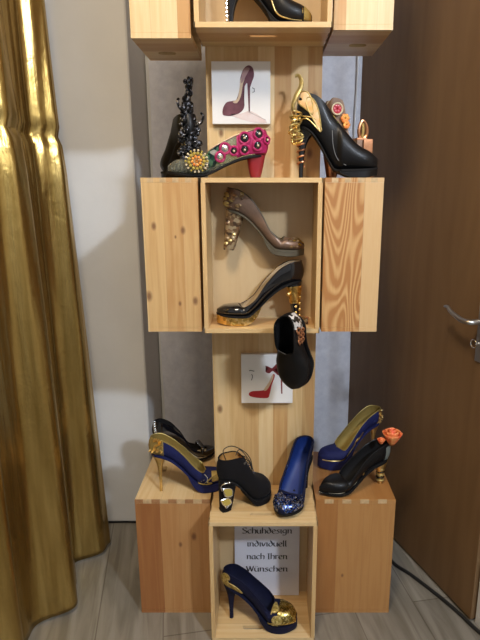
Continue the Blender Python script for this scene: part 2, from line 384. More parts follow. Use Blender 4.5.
def curtain():
    bm = bmesh.new(); nu, nv = 260, 90; g = []
    top = [(-.572, 1.68), (-.62, 1.30), (-.68, .85), (-.72, .50)]
    bot = [(-.522, 1.69), (-.572, 1.27), (-.66, .80), (-.72, .45)]
    T = smoothpts([(x, y, 0) for x, y in top], 20); B = smoothpts([(x, y, 0) for x, y in bot], 20)
    for j in range(nv + 1):
        z = .006 + (2.45 - .006) * j / nv
        q = 1 - z / 2.45; q = q ** 1.3
        row = []
        for i in range(nu + 1):
            t = i / nu; k = t * (len(T) - 1); i0 = min(int(k), len(T) - 2); f = k - i0
            p = (T[i0].lerp(T[i0 + 1], f)) * (1 - q) + (B[i0].lerp(B[i0 + 1], f)) * q
            ph = t * 2 * pi * 5.0 + .5 * sin(z * 1.7)
            amp = .016 + .026 * q
            d = amp * sin(ph) + .25 * amp * sin(ph * 2.3 + 1 + z * .8) + .003 * sin(t * 160 + z * 3) * (1 - q)
            dz = abs(z - SEAM)
            d += .0035 * sin(t * 230 + 2 * sin(t * 40)) * math.exp(-dz / .045)
            d -= .010 * math.exp(-(dz / .010) ** 2)
            if z < SEAM: d += .008 * min(1, (SEAM - z) / .1)
            row.append(bm.verts.new((p.x + d, p.y - d * .25, z + (.006 * sin(ph) if j == 0 else 0) + (.006 if j == 0 else 0))))
        g.append(row)
    for j in range(nv):
        for i in range(nu): bm.faces.new((g[j][i], g[j][i + 1], g[j + 1][i + 1], g[j + 1][i]))
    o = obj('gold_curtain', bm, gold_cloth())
    md = o.modifiers.new('thickness', 'SOLIDIFY'); md.thickness = .0025
    tag(o, 'shiny gold floor-length curtain with a gathered seam, hanging at the left', 'curtain')
    return o
cur = curtain()

# ------------------------------------------------ crates
PL = ((.76, .58, .33), (.66, .45, .21), (.52, .29, .11))     # pale pine
PO = ((.44, .225, .075), (.37, .165, .048), (.30, .12, .030))      # oranger pine
M['endgrain'] = simple('pine_end_grain', (.62, .44, .24), .6, var=.25, vscale=90)
M['endgrain2'] = simple('pine_joint_dark', (.40, .20, .085), .6, var=.25, vscale=90)
def slot_board(L1, L2, th, mat, name, parent, plane, at0, slot=None):
    """board L1 x L2 x th with a rounded hand slot; plane gives mapping of (a,b,c) to xyz"""
    bm = bmesh.new(); T = []
    outer = [(-L1 / 2, -L2 / 2), (L1 / 2, -L2 / 2), (L1 / 2, L2 / 2), (-L1 / 2, L2 / 2)]
    vo = [bm.verts.new((x, y, 0)) for x, y in outer]
    es = [bm.edges.new((vo[i], vo[(i + 1) % 4])) for i in range(4)]
    if slot:
        cx, cy, hl, hw, vert = slot; pts = []
        for i in range(9): a = -pi / 2 + pi * i / 8; pts.append((hl - hw + hw * cos(a), hw * sin(a)))
        for i in range(9): a = pi / 2 + pi * i / 8; pts.append((-(hl - hw) + hw * cos(a), hw * sin(a)))
        if vert: pts = [(-y, x) for x, y in pts]
        vi = [bm.verts.new((cx + x, cy + y, 0)) for x, y in pts]
        es += [bm.edges.new((vi[i], vi[(i + 1) % len(vi)])) for i in range(len(vi))]
    bmesh.ops.triangle_fill(bm, edges=es, use_beauty=True)
    r = bmesh.ops.extrude_face_region(bm, geom=bm.faces[:])
    for v in r['geom']:
        if isinstance(v, bmesh.types.BMVert): v.co.z += th
    for v in bm.verts: v.co = Vector(plane(*v.co)) + Vector(at0)
    return obj(name, bm, mat, parent, smooth=False)
TH = .011
def crate(label, x0, x1, yf, depth, z0, h, open_side, mats, slot_top=None, slot_bot=None, group='wooden crates of the display tower', joints=None):
    """crate standing upright; open_side: front / left / right"""
    W = x1 - x0; cx = (x0 + x1) / 2
    t = thing('wooden_crate', label, 'crate', (cx, yf, z0), (0, 0, 0), group)
    hw = W / 2; mfront, mtop = mats[:2]
    # top and bottom boards with finger joints at their ends
    slot_board(W, depth, TH, mtop, 'end_panel', t, lambda a, b, c: (a, b, c), (0, depth / 2, 0), slot_bot)
    slot_board(W, depth, TH, mtop, 'end_panel', t, lambda a, b, c: (a, b, c), (0, depth / 2, h - TH), slot_top)
    e = .0004
    if open_side == 'front':
        for s in (-1, 1):
            bm = bmesh.new(); a, b2 = sorted((s * hw, s * (hw - TH)))
            box(bm, a, b2, 0, depth, TH, h - TH, .0012); obj('side_panel', bm, mfront, t, smooth=False)
        bm = bmesh.new(); box(bm, -hw + TH, hw - TH, depth - .006, depth, TH, h - TH); obj('back_panel', bm, mats[0] if len(mats) < 3 else mats[2], t, smooth=False)
        # finger joints on the outer faces of the two sides
        for s in (-1, 1):
            for zc in (0, h - TH):
                n = 7
                for i in range(0, n, 2):
                    bm = bmesh.new(); a, b2 = sorted((s * (hw - .002), s * (hw + e))); y0 = depth * i / n
                    box(bm, a, b2, y0, y0 + depth / n, zc, zc + TH)
                    obj('finger_joint', bm, M['endgrain'], t, smooth=False)
    else:
        so = -1 if open_side == 'left' else 1
        bm = bmesh.new(); box(bm, -hw, hw, 0, TH, TH, h - TH, .0012); obj('side_panel', bm, mfront, t, smooth=False)
        bm = bmesh.new(); box(bm, -hw, hw, depth - TH, depth, TH, h - TH, .0012); obj('side_panel', bm, mtop, t, smooth=False)
        a, b2 = sorted((-so * hw, -so * (hw - .006)))
        bm = bmesh.new(); box(bm, a, b2, TH, depth - TH, TH, h - TH); obj('back_panel', bm, mtop, t, smooth=False)
        for zc in (0, h - TH):
            n = 9
            for i in range(n):
                xx = -hw + W * i / n; bm = bmesh.new()
                if zc > 0: box(bm, xx, xx + W / n, -e, .004, zc + .0005, zc + TH + e)
                else: box(bm, xx, xx + W / n, -e, .004, 0, TH)
                obj('finger_joint', bm, (M['endgrain'] if i % 2 else (joints or mfront)) if zc > 0 else mfront, t, smooth=False)
    return t
BT = .38
SL = .045, .011
# centre column of glued boards behind the open crates
COLF = 1.44
t = thing('display_column', 'tall glued pine column in the centre that carries the open crates', 'column', (.0655, COLF, 0))
mc = pine('pine_column', *PL, plank=.042, seed=2.0, knots=[(.128, 0, 1.467, .006), (-.128, 0, 1.455, .006), (.10, 0, 1.33, .006), (.118, 0, 1.33, .006), (-.128, 0, .62, .006), (-.11, 0, 1.38, .005)])
bm = bmesh.new(); box(bm, -.146, .146, 0, .018, 0, 2.3, .001); obj('front_board', bm, mc, t, smooth=False)
bm = bmesh.new(); box(bm, -.146, -.128, .018, .17, 0, 2.3, .001); obj('side_board', bm, mc, t, smooth=False)
bm = bmesh.new(); box(bm, .128, .146, .018, .17, 0, 2.3, .001); obj('side_board', bm, mc, t, smooth=False)

WH = .5
mt_l = pine('pine_top_a', *PL, plank=.06, seed=5.0, gdir='Z')
mtop_y = pine('pine_boards_y', *PL, plank=.07, seed=8.0, gdir='X', ax='Y')
mtop_o = pine('pine_boards_orange', *PO, plank=.09, seed=3.0, gdir='Y')
mside = pine('pine_side_plain', *PL, plank=.3, seed=11.0)
mback = pine('plywood_back', (.62, .46, .26), (.58, .41, .22), (.50, .34, .16), plank=.5, seed=1.0)
# top row
crate('open wooden crate at the top centre, its underside hand slot showing', -.087, .214, 1.28, .16, 1.583, .38, 'front', (mside, mtop_y, mback), slot_bot=(.0, -.01, .034, .007, False))
crate('wooden crate at the top left, edge of its tilted hand slot underneath', -.231, -.097, 1.30, .21, 1.566, .38, 'right', (mt_l, mtop_y), slot_bot=(-.010, .030, .022, .016, False))
crate('wooden crate at the top right beside the open crate, hand slot underneath', .222, .356, 1.32, .24, 1.588, .38, 'left',
      (pine('pine_top_b', *PL, plank=.07, seed=14.2), mtop_y), slot_bot=(.01, .012, .022, .015, False))
# middle row
MZ, MH = .886, .380
crate('open wooden crate in the middle holding a taupe and a black shoe', -.085, .205, 1.30, .14, MZ, MH, 'front', (mside, mtop_y, mback))
crate('closed pale pine crate with knots at the middle left', -.230, -.093, 1.315, .29, MZ, MH, 'left',
      (pine('pine_mid_left', *PL, plank=.047, seed=21.0, knots=[(-.042, 0, .266, .0045), (.029, 0, .256, .0045), (-.062, 0, .092, .006), (.054, 0, .080, .005), (.015, 0, .073, .003), (.01, 0, .24, .002)]), mtop_y))
crate('pine crate with bold flame grain at the middle right', .212, .353, 1.315, .29, MZ, MH, 'right',
      (pine('pine_mid_right', (.66, .46, .24), (.60, .36, .15), (.42, .19, .06), plank=.108, seed=30.3985, rings=1.0, grain=1.0), mtop_y))
# bottom row
crate('open wooden crate on the floor holding the lettered sign and a navy shoe', -.082, .208, 1.245, .185, 0, BT, 'front', (mside, pine('pine_low_top', *PL, plank=.08, seed=41, gdir='X', ax='Y'), mback),
      slot_top=(-.002, -.055, .034, .006, False), slot_bot=(-.03, -.055, .03, .007, False))
crate('dovetailed orange pine crate on the floor at the left', -.303, -.088, 1.35, .29, 0, BT, 'left',
      (pine('pine_low_left', (.50, .27, .105), (.40, .18, .058), (.31, .12, .038), plank=.055, seed=50.3, knots=[(.018, 0, .235, .004), (.058, 0, .262, .006)]), pine('pine_low_left_top', *PL, plank=.09, seed=3.0, gdir='Y')), slot_top=(-.055, .03, .018, .009, True), joints=M['endgrain2'])
crate('plain orange pine crate on the floor at the right', .213, .441, 1.35, .29, 0, BT, 'right',
      (pine('pine_low_right', *PO, plank=.075, seed=61.3, knots=[(-.03, 0, .13, .003)]), mtop_o))

# black cable on the floor
bm = bmesh.new()
tube(bm, smoothpts([(.480, 1.80, .006), (.484, 1.68, .006), (.502, 1.57, .006), (.55, 1.505, .006), (.605, 1.42, .006), (.645, 1.35, .006), (.678, 1.28, .006), (.72, 1.20, .006), (.80, .95, .006)], 8), .0055, 8)
tag(obj('power_cable', bm, M['cable']), 'black power cable lying on the laminate floor along the brown door', 'cable')

# ------------------------------------------------ pictures and sign
def canvas(label, x0, z0, s, yb):
    t = thing('picture_card', label, 'picture', (x0, yb, z0), (0, 0, 0), 'square shoe pictures on the column')
    bm = bmesh.new(); box(bm, 0, s, -.016, 0, 0, s, .0012); obj('canvas', bm, M['white'], t, smooth=False)
    return t
def fr(t_off):
    return lambda u, v, d: (u, t_off - d, v)
def shp(name, pts, mat, t, off=-.0162, k=6, th=.0004):
    bm = bmesh.new(); P = [(p.x, p.y) for p in smoothpts([(u, v, 0) for u, v in pts], k, closed=True)] if k else pts
    poly(bm, P, th, fr(off)); return obj(name, bm, mat, t, smooth=False)
M['plum'] = simple('plum_paint', (.10, .022, .038), .5, col2=(.16, .05, .07), vscale=40)
M['plum_l'] = simple('pale_plum_paint', (.33, .20, .20), .5)
M['beige_p'] = simple('beige_paint', (.62, .47, .32), .5)
M['pinkshade'] = simple('pink_paint', (.66, .50, .48), .6, col2=(.72, .64, .64), vscale=30)
M['red_p'] = simple('red_paint', (.40, .015, .02), .4)
M['red_d'] = simple('dark_red_paint', (.20, .02, .025), .5)
M['grey_p'] = simple('grey_paint', (.35, .33, .34), .5)
M['ink'] = simple('black_ink', (.02, .02, .03), .6)
s = .146
c1 = canvas('white square picture of a plum stiletto shoe, upper of two', at(212.5, 124, 1.424).x, at(240, 124, 1.424).z, s, COLF - .0006)
k1 = lambda L: [((x - 78) / 342 * s, (438 - y) / 370 * s) for x, y in L]
shp('painted_shadow', k1([(185, 385), (250, 375), (310, 362), (395, 420), (385, 432), (300, 425)]), M['pinkshade'], c1, k=3)
shp('painted_shoe', k1([(139, 378), (143, 340), (165, 308), (200, 300), (222, 290), (240, 230), (245, 170), (262, 118), (292, 92), (318, 108), (325, 150), (312, 190), (298, 225), (286, 195), (272, 210), (262, 270), (268, 330), (245, 368), (195, 388), (155, 388)]), M['plum'], c1)
shp('painted_lining', k1([(200, 306), (228, 285), (240, 225), (246, 178), (262, 135), (280, 120), (283, 135), (262, 195), (248, 270), (225, 312)]), M['beige_p'], c1, off=-.0166, th=.0003)
shp('painted_lining_shade', k1([(255, 140), (275, 108), (300, 110), (280, 150), (258, 190), (250, 190)]), M['plum_l'], c1, off=-.0168, th=.0003)
shp('painted_heel', k1([(286, 200), (302, 215), (300, 368), (293, 368)]), M['plum'], c1, k=0)
bm = bmesh.new(); tube(bm, [Vector((u, -.0166, v)) for u, v in k1([(314, 222), (326, 228), (327, 245), (316, 250)])], .0008, 6); obj('painted_trinket', bm, M['ink'], c1)
bm = bmesh.new(); tube(bm, [Vector((u, -.0164, v)) for u, v in k1([(298, 368), (395, 415)])], .0006, 6); obj('painted_line', bm, M['grey_p'], c1)
c2 = canvas('white square picture of a red shoe with a bow, lower of two', at(241.5, 404, 1.424).x, at(240, 403, 1.424).z, s, COLF - .0006)
k2 = lambda L: [((x - 110) / 166 * s, (322 - y) / 162 * s) for x, y in L]
shp('painted_shoe', k2([(134, 290), (145, 282), (170, 280), (188, 275), (203, 250), (213, 225), (218, 232), (208, 262), (202, 290), (195, 304), (165, 304), (140, 299)]), M['red_p'], c2)
shp('painted_lining', k2([(183, 276), (200, 250), (210, 226), (213, 236), (200, 266), (190, 279)]), M['beige_p'], c2, off=-.0167, th=.0003)
shp('painted_bow', k2([(186, 197), (198, 200), (210, 205), (222, 192), (242, 182), (244, 204), (228, 206), (216, 210), (232, 222), (228, 228), (212, 214), (200, 222), (188, 216), (197, 207)]), M['red_d'], c2, k=3, off=-.0168, th=.0003)
shp('painted_heel', k2([(236, 210), (241, 208), (243, 290), (239, 290)]), M['red_d'], c2, k=0)
for L_ in ([(136, 214), (140, 212), (147, 214), (152, 215)], [(143, 226), (146, 228), (146, 236), (143, 245)]):
    bm = bmesh.new(); tube(bm, [Vector((u, -.0164, v)) for u, v in k2(L_)], .0011, 6); obj('painted_letter', bm, M['ink'], c2)

# sign with broad-nib lettering, standing in the floor crate
GL = {  # strokes on a 1-high x-height grid, ascender 1.6
 'S': (.95, [[(.85, 1.35), (.6, 1.5), (.25, 1.4), (.2, 1.1), (.5, .8), (.8, .55), (.75, .15), (.4, 0), (.08, .15)]]),
 'c': (.75, [[(.68, .85), (.4, 1), (.12, .7), (.12, .3), (.38, 0), (.68, .12)]]),
 'h': (.85, [[(.15, 1.6), (.15, 0)], [(.15, .75), (.45, 1), (.7, .8), (.7, .25), (.65, -.05)]]),
 'u': (.88, [[(.12, 1), (.12, .3), (.35, 0), (.65, .2)], [(.7, 1), (.7, .1), (.82, 0)]]),
 'd': (.88, [[(.35, 1.55), (.68, 1.0), (.72, .4), (.45, 0), (.15, .2), (.12, .65), (.4, .95), (.66, .8)]]),
 'e': (.78, [[(.14, .5), (.62, .62), (.6, .88), (.38, 1), (.12, .7), (.12, .3), (.4, 0), (.7, .14)]]),
 's': (.68, [[(.58, .9), (.35, 1), (.15, .8), (.5, .42), (.5, .15), (.28, 0), (.06, .1)]]),
 'i': (.4, [[(.05, .95), (.18, 1), (.18, .15), (.32, 0)]]),
 'g': (.85, [[(.68, .95), (.35, 1), (.12, .7), (.15, .3), (.4, .15), (.66, .3)], [(.68, 1), (.68, .2), (.6, -.4), (.3, -.5), (.08, -.38)]]),
 'n': (.88, [[(.05, .95), (.16, 1), (.16, 0)], [(.16, .75), (.45, 1), (.68, .8), (.68, .12), (.82, 0)]]),
 'v': (.8, [[(.08, 1), (.35, .02), (.68, 1)]]),
 'l': (.4, [[(.16, 1.6), (.16, .15), (.3, 0)]]),
 'a': (.85, [[(.62, .9), (.35, 1), (.12, .65), (.15, .15), (.4, 0), (.64, .3)], [(.66, 1), (.66, .12), (.8, 0)]]),
 'I': (.5, [[(.2, 1.5), (.2, 0)], [(.02, 1.5), (.38, 1.5)], [(.02, 0), (.38, 0)]]),
 'r': (.62, [[(.05, .95), (.16, 1), (.16, 0)], [(.16, .7), (.38, 1), (.58, .92)]]),
 'W': (1.35, [[(.05, 1.45), (.38, 0)], [(.38, 0), (.68, 1.3)], [(.62, 1.45), (.95, 0)], [(.95, 0), (1.25, 1.5)]]),
 ' ': (.5, []),
}
GL['ü'] = (.88, GL['u'][1] + [[(.25, 1.35), (.32, 1.3)], [(.55, 1.35), (.62, 1.3)]])
def lettering(text, width, xh, cx, base, y, parent):
    total = sum(GL[c][0] for c in text); sx = width / total; x = -total / 2
    for ch in text:
        adv, strokes = GL[ch]
        if strokes:
            bm = bmesh.new(); na = radians(35); hw = .13
            for st in strokes:
                P = [Vector((p.x, p.y)) for p in smoothpts([(a, b2, 0) for a, b2 in st], 4)]
                for i in range(len(P) - 1):
                    o1 = Vector((cos(na) * hw, sin(na) * hw)); q = []
                    for p, sg in ((P[i], -1), (P[i], 1), (P[i + 1], 1), (P[i + 1], -1)):
                        uu = p.x + o1.x * sg; vv = p.y + o1.y * sg * .8
                        q.append(bm.verts.new((cx + (x + uu) * sx, y - .0001 * (i % 3), base + vv * xh)))
                    try: bm.faces.new(q)
                    except ValueError: pass
                    # hairline core so thin joins stay visible
                    d = (P[i + 1] - P[i])
                    if d.length > 1e-6:
                        nn = Vector((-d.y, d.x)).normalized() * .045
                        bm.faces.new([bm.verts.new((cx + (x + a.x) * sx, y - .0003, base + a.y * xh)) for a in (P[i] + nn, P[i] - nn, P[i + 1] - nn, P[i + 1] + nn)])
            obj('letter', bm, M['ink'], parent, smooth=False)
        x += adv
st = thing('lettered_sign', 'white sheet with four lines of black calligraphy inside the floor crate', 'sign', (at(267, 570, 1.41).x, 1.408, TH + .0005), (radians(-3), 0, 0))
paper = simple('white_paper', (.74, .76, .86), .25, var=.03, coat=.3)
SW, SH = .198, .297
SB = at(267, 597, 1.40).z
bm = bmesh.new(); box(bm, -SW / 2, SW / 2, -.0008, .0008, 0, .34, .0003); obj('paper_sheet', bm, paper, st, smooth=False)
for txt, py, wpx in (('Schuhdesign', 533.5, 50), ('individuell', 546.5, 40), ('nach Ihren', 559.2, 41), ('Wünschen', 571.6, 42)):
    zz = .2
    for _ in range(4): zz = at(267, py, 1.4065 + .0523 * zz).z - TH
    k = wpx / F * 1.63
    lettering(txt, k, .0125, 0, zz, -.0012, st)

# ------------------------------------------------ shoes
def shoe_keys(L, H, P, wmax=.037, ball=.68, throat=.70, vamp=.030, side=.038, counter=.056, toe='round', shaft=None, phi=.60, arch=.0, spring=.006):
    """tables along s (0 heel back, 1 toe tip); H heel seat height, P platform height"""
    K = {'L': L, 'H': H, 'P': P}
    b0 = P + .004
    fb = ball / .68
    K['zb'] = pchip([(0, H + .002), (.10 * fb, H), (.22 * fb, H - (H - b0) * .10), (.40 * fb, b0 + (H - b0) * .56), (.55 * fb, b0 + (H - b0) * .18), (ball - .02, b0), (.88, b0 + spring * .3), (1, b0 + spring)])
    K['w'] = pchip([(0, .62 * wmax), (.12, .66 * wmax), (.35, .68 * wmax), (.5, .80 * wmax), (ball + .03, wmax), (.85, wmax * .93), (1, wmax * (.75 if toe == 'round' else .5))])
    K['toe'] = (2.6, .5) if toe == 'round' else (1.8, .75)
    K['throat'] = throat
    zb = K['zb']
    if shaft is None:
        K['zt'] = pchip([(0, H + counter), (.10, H + counter * .97), (.25, zb(.25) + max(side, counter * .93)), (.42, zb(.42) + side + (counter - side) * .55), (.58, zb(.58) + side * 1.05), (throat - .03, zb(throat) + side * .86), (throat, zb(throat) + vamp), (.90, zb(.90) + vamp * .86), (1, zb(1) + vamp * .38)])
        K['ph'] = pchip([(0, phi), (throat - .16, phi), (throat - .05, phi + .12), (throat, 1.0), (1, 1)])
    else:
        K['zt'] = pchip([(k, v) for k, v in shaft['zt']]); K['ph'] = pchip(shaft['ph'])
    return K
def wid(K, s):
    w = K['w'](s); a = K.get('hr', .17)
    if s < a: w *= sqrt(max(0, 1 - (1 - s / a) ** 2))
    b = K.get('tr', .72)
    if s > b:
        n, mm = K['toe']; w *= max(0, 1 - ((s - b) / (1 - b)) ** n) ** mm
    return w
def ctr(K, s): return K.get('bend', 0) * (s - .4) ** 2
def surf(K, s, u, off=0.0):
    """point of the upper: s along, u -1..1 around from edge to edge (0 underneath)"""
    w = max(0, wid(K, s) * (.955 if off > 0 else 1) - off); zb = K['zb'](s) + max(off, 0); zt = K['zt'](s); ph = K['ph'](s) * pi
    if K['ph'](s) > .97: zt -= off
    h = 2 * (zt - zb) / (1 - cos(ph))
    f = u * ph
    sx = sin(f); y = w * math.copysign(abs(sx) ** .62, sx)
    zr = (1 - cos(f)) / 2
    z = zb + h * zr ** 1.05 if K['ph'](s) > .97 else zb + h * zr
    bulge = K.get('bulge', .007) * sin(pi * min(1, max(0, (z - zb) / max(.01, zt - zb)))) * max(0, 1 - s / .2) ** 1.5
    back = K.get('back', 0.0) * max(0, 1 - s / .5) * (z - zb)
    x = K['L'] * s - bulge - back + off * (1 if s < .5 else -1) * (1 if s < .1 or s > .9 else 0)
    return Vector((x, y + ctr(K, s), z))
def shell(K, off=0.0, s0=0.0, s1=1.0, ns=56, nu=28, u0=-1, u1=1):
    bm = bmesh.new(); rows = []
    for i in range(ns + 1):
        t = (1 - cos(pi * i / ns)) / 2; s = s0 + (s1 - s0) * t
        rows.append([bm.verts.new(surf(K, s, u0 + (u1 - u0) * j / nu, off)) for j in range(nu + 1)])
    for i in range(ns):
        for j in range(nu):
            bm.faces.new((rows[i][j], rows[i + 1][j], rows[i + 1][j + 1], rows[i][j + 1]))
    bmesh.ops.remove_doubles(bm, verts=bm.verts[:], dist=1e-5)
    return bm
def patch(K, s0, s1, u0, u1, off=-.0012, ns=20, nu=12):
    """overlay piece lying on the upper"""
    bm = bmesh.new(); rows = []
    for i in range(ns + 1):
        s = s0 + (s1 - s0) * i / ns
        rows.append([bm.verts.new(surfo(K, s, u0 + (u1 - u0) * j / nu, -off)) for j in range(nu + 1)])
    for i in range(ns):
        for j in range(nu): bm.faces.new((rows[i][j], rows[i + 1][j], rows[i + 1][j + 1], rows[i][j + 1]))
    bmesh.ops.remove_doubles(bm, verts=bm.verts[:], dist=1e-5)
    return bm
def surfo(K, s, u, out):
    p = surf(K, s, u)
    e = .004; s2 = min(1, s + e); s1 = max(0, s - e)
    a = surf(K, s2, u) - surf(K, s1, u); b2 = surf(K, s, min(1, u + .01)) - surf(K, s, max(-1, u - .01))
    n = b2.cross(a)
    c = Vector((p.x, ctr(K, s), (K['zb'](s) + K['zt'](s)) / 2))
    if n.length < 1e-9: n = p - c
    n.normalize()
    if n.dot(p - c) < 0: n = -n
    return p + n * out
def slab(K, s0, s1, top, bot, wid_k=1.03, ns=36, hollow=0):
    """plate under the foot following the outline"""
    bm = bmesh.new(); rings = []
    for i in range(ns + 1):
        t = (1 - cos(pi * i / ns)) / 2; s = s0 + (s1 - s0) * t
        ss = min(1, max(0, s)); w = max(.0004, wid(K, ss) * wid_k * .93 + .0006); x = K['L'] * s
        if s > .97: x += .001
        zt_, zb_ = top(ss), bot(ss); c = ctr(K, ss)
        r_ = [(x, c - w, zt_), (x, c + w, zt_), (x, c + w, zb_ + .0015), (x, c + w * .94, zb_), (x, c - w * .94, zb_), (x, c - w, zb_ + .0015)]
        rings.append([bm.verts.new(p) for p in r_])
    for i in range(ns):
        for j in range(6): bm.faces.new((rings[i][j], rings[i][(j + 1) % 6], rings[i + 1][(j + 1) % 6], rings[i + 1][j]))
    bm.faces.new(rings[0]); bm.faces.new(rings[-1][::-1])
    return bm
def heel_loft(K, topx, x0, x1, rw, power=2.2, n=20, m=14, tilt=0.0, zb0=0.0, t0=0.0, t1=1.0, grow=0.0):
    """heel from the seat down to the ground: section [x0,x1] wide rw at the ground, topx long under the seat"""
    bm = bmesh.new(); rings = []; L = K['L']
    for k in range(m + 1):
        t = t0 + (t1 - t0) * k / m; q = (1 - t) ** power; ring = []
        a = -.001 * q + x0 * (1 - q) ; b2 = topx * q + x1 * (1 - q)
        if K.get('heelback'): a -= K['heelback'] * sin(pi * t)
        hw = .72 * K['w'](.1) * q + rw * (1 - q) + grow; a -= grow; b2 += grow
        for j in range(n):
            an = 2 * pi * j / n; cx_ = cos(an); sy = sin(an)
            x = (a + b2) / 2 + (b2 - a) / 2 * math.copysign(abs(cx_) ** .8, cx_)
            y = hw * math.copysign(abs(sy) ** .8, sy)
            ztop = K['zb'](min(1, max(0, x / L))) + .001
            z = ztop * (1 - t) + zb0 * t
            ring.append(bm.verts.new((x, y, z)))
        rings.append(ring)
    for i in range(m):
        for j in range(n): bm.faces.new((rings[i][j], rings[i][(j + 1) % n], rings[i + 1][(j + 1) % n], rings[i + 1][j]))
    bm.faces.new(rings[0]); bm.faces.new(rings[-1][::-1])
    return bm
def topline(K, mat, parent, r=.0016, name='topline_trim', send=None):
    th = K['throat'] if send is None else send
    sl = [th * (1 - cos(pi * i / 60)) / 2 for i in range(61)]
    p = [surf(K, s, 1) for s in sl] + [surf(K, s, -1) for s in reversed(sl[1:-1])]
    q = [p[0]]
    for a in p[1:]:
        if (a - q[-1]).length > 1e-4: q.append(a)
    bm = bmesh.new(); tube(bm, q, r, 6, closed=True); return obj(name, bm, mat, parent)
def base_shoe(K, label, loc, rotz, upper, lining, sole, heelm, heel, platform=None, trim=None, name='high_heel_shoe', cat='shoe', rot=None, group='decorated shoes on the crates', clear=False):
    t = thing(name, label, cat, loc, rot or (0, 0, rotz), group)
    obj('upper', shell(K), upper, t, ang=60)
    obj('lining', shell(K, .0026, .0, min(.97, K['throat'] + .12), 44, 24), lining, t, ang=60)
    P = K['P']; zb = K['zb']
    obj('sole', slab(K, 0.0, 1.0, lambda s: zb(s) + .0025, lambda s: zb(s) - .0035), sole, t)
    if platform:
        obj('platform', slab(K, .48, 1.0, lambda s: zb(s) - .001, lambda s: (0 if s > .70 else (zb(s) - .003) * ((.70 - s) / .22) ** 1.6) + max(0, s - .80) ** 1.5 * K.get('pspring', .08), 1.0), platform, t)
    hh = obj('heel', heel_loft(K, *heel[0], **heel[1]), heelm, t)
    x0, x1, rw = heel[0][1:4]
    bm = bmesh.new(); box(bm, x0 + (x1 - x0) * .06, x1 - (x1 - x0) * .06, -rw * .86, rw * .86, -.0002, .0030, .001); obj('heel_tip', bm, M['black_matte'], hh)
    if trim: topline(K, trim, t)
    return t
def place(px, py, D, z):  # floor point under a pixel column
    p = at(px, py, D); return (p.x, p.y, z)
def beads(K, t, mat, spots, r, name='bead', sz=1):
    bm = bmesh.new(); ball(bm, (0, 0, 0), r, 1, 1, 1, 8, 6); o0 = None
    for (s, u) in spots:
        p = surfo(K, s, u, r * .5)
        if o0 is None:
            o0 = obj(name, bm, mat, t); o0.location = p
        else:
            o = o0.copy(); C.objects.link(o); o.parent = t; o.location = p
def studs(K, t, mat, spots, r, h, name='stud', out0=0):
    bm = bmesh.new(); cone(bm, (0, 0, -.001), (0, 0, h), r); o0 = None
    for (s, u) in spots:
        p = surfo(K, s, u, out0); n = (surfo(K, s, u, .01) - surfo(K, s, u, 0)).normalized()
        q = n.to_track_quat('Z', 'Y')
        if o0 is None: o = o0 = obj(name, bm, mat, t)
        else: o = o0.copy(); C.objects.link(o); o.parent = t
        o.location = p; o.rotation_mode = 'QUATERNION'; o.rotation_quaternion = q
def curl(K, t, mat, spots, r=.0012, name='scroll', out=.001, close=False):
    bm = bmesh.new(); P = [surfo(K, s, u, out) for s, u in spots]
    tube(bm, smoothpts(P, 5, close), r, 6, closed=close); return obj(name, bm, mat, t)
def leafpatch(K, t, mat, c, a, b2, rot=0, name='leaf', out=.0018, rim=None, rimr=.0009):
    """pointed leaf lying on the upper, centred on (s,u)"""
    pts = []
    for i in range(24):
        an = 2 * pi * i / 24; x = cos(an) * a; y = sin(an) * b2 * abs(sin(an / 1)) ** .3 * (1 - .25 * cos(an))
        pts.append((c[0] + x * cos(rot) - y * sin(rot), c[1] + (x * sin(rot) + y * cos(rot)) * 2.2))
    bm = bmesh.new(); cc = bm.verts.new(surfo(K, c[0], c[1], out + .0018)); P = [surfo(K, s, u, out) for s, u in pts]
    vs = [bm.verts.new(p) for p in P]
    for i in range(24): bm.faces.new((cc, vs[i], vs[(i + 1) % 24]))
    o = obj(name, bm, mat, t)
    if rim:
        bm = bmesh.new(); tube(bm, P, rimr, 6, closed=True); obj('leaf_rim', bm, rim, o)
    return o
R = radians
# 1 black bootie, top crate (toe right)
K = shoe_keys(.200, .105, .008, throat=.46, ball=.66,
   shaft={'zt': [(0, .185), (.25, .182), (.40, .178), (.50, .150), (.62, .098), (.75, .066), (.9, .052), (1, .034)], 'ph': [(0, .66), (.36, .70), (.44, .85), (.47, 1), (1, 1)]})
t = base_shoe(K, 'black and gold bootie with a studded heel in the top crate', (*at(226, 24, 1.37).xy, 1.583 + TH), R(-3), M['black_leather'], M['tan'], M['black_matte'], M['black_patent'],
   ((.052, .006, .017, .006), dict(power=2.6)), platform=M['black_matte'])
obj('toe_cap', patch(K, .90, .985, -.98, .98, -.0016), M['gold_leather'], t)
for u in (-1, 1):
    curl(K, t, M['gold'], [(.34, u * .52), (.44, u * .50), (.52, u * .40), (.60, u * .30), (.74, u * .26), (.88, u * .24)], .0016, 'gold_piping')
curl(K, t, M['gold'], [(.89, -.95), (.885, -.5), (.88, 0.3), (.885, .6), (.89, .95)], .0014, 'gold_piping')
for k in range(9):
    bm = bmesh.new(); tube(bm, [(.003 - .0 * k, -.0065, .010 + .0085 * k), (.0005, 0, .010 + .0085 * k), (.003, .0065, .010 + .0085 * k)], .0018, 6); obj('heel_ring', bm, M['silver'] if k % 2 else M['black_patent'], t)

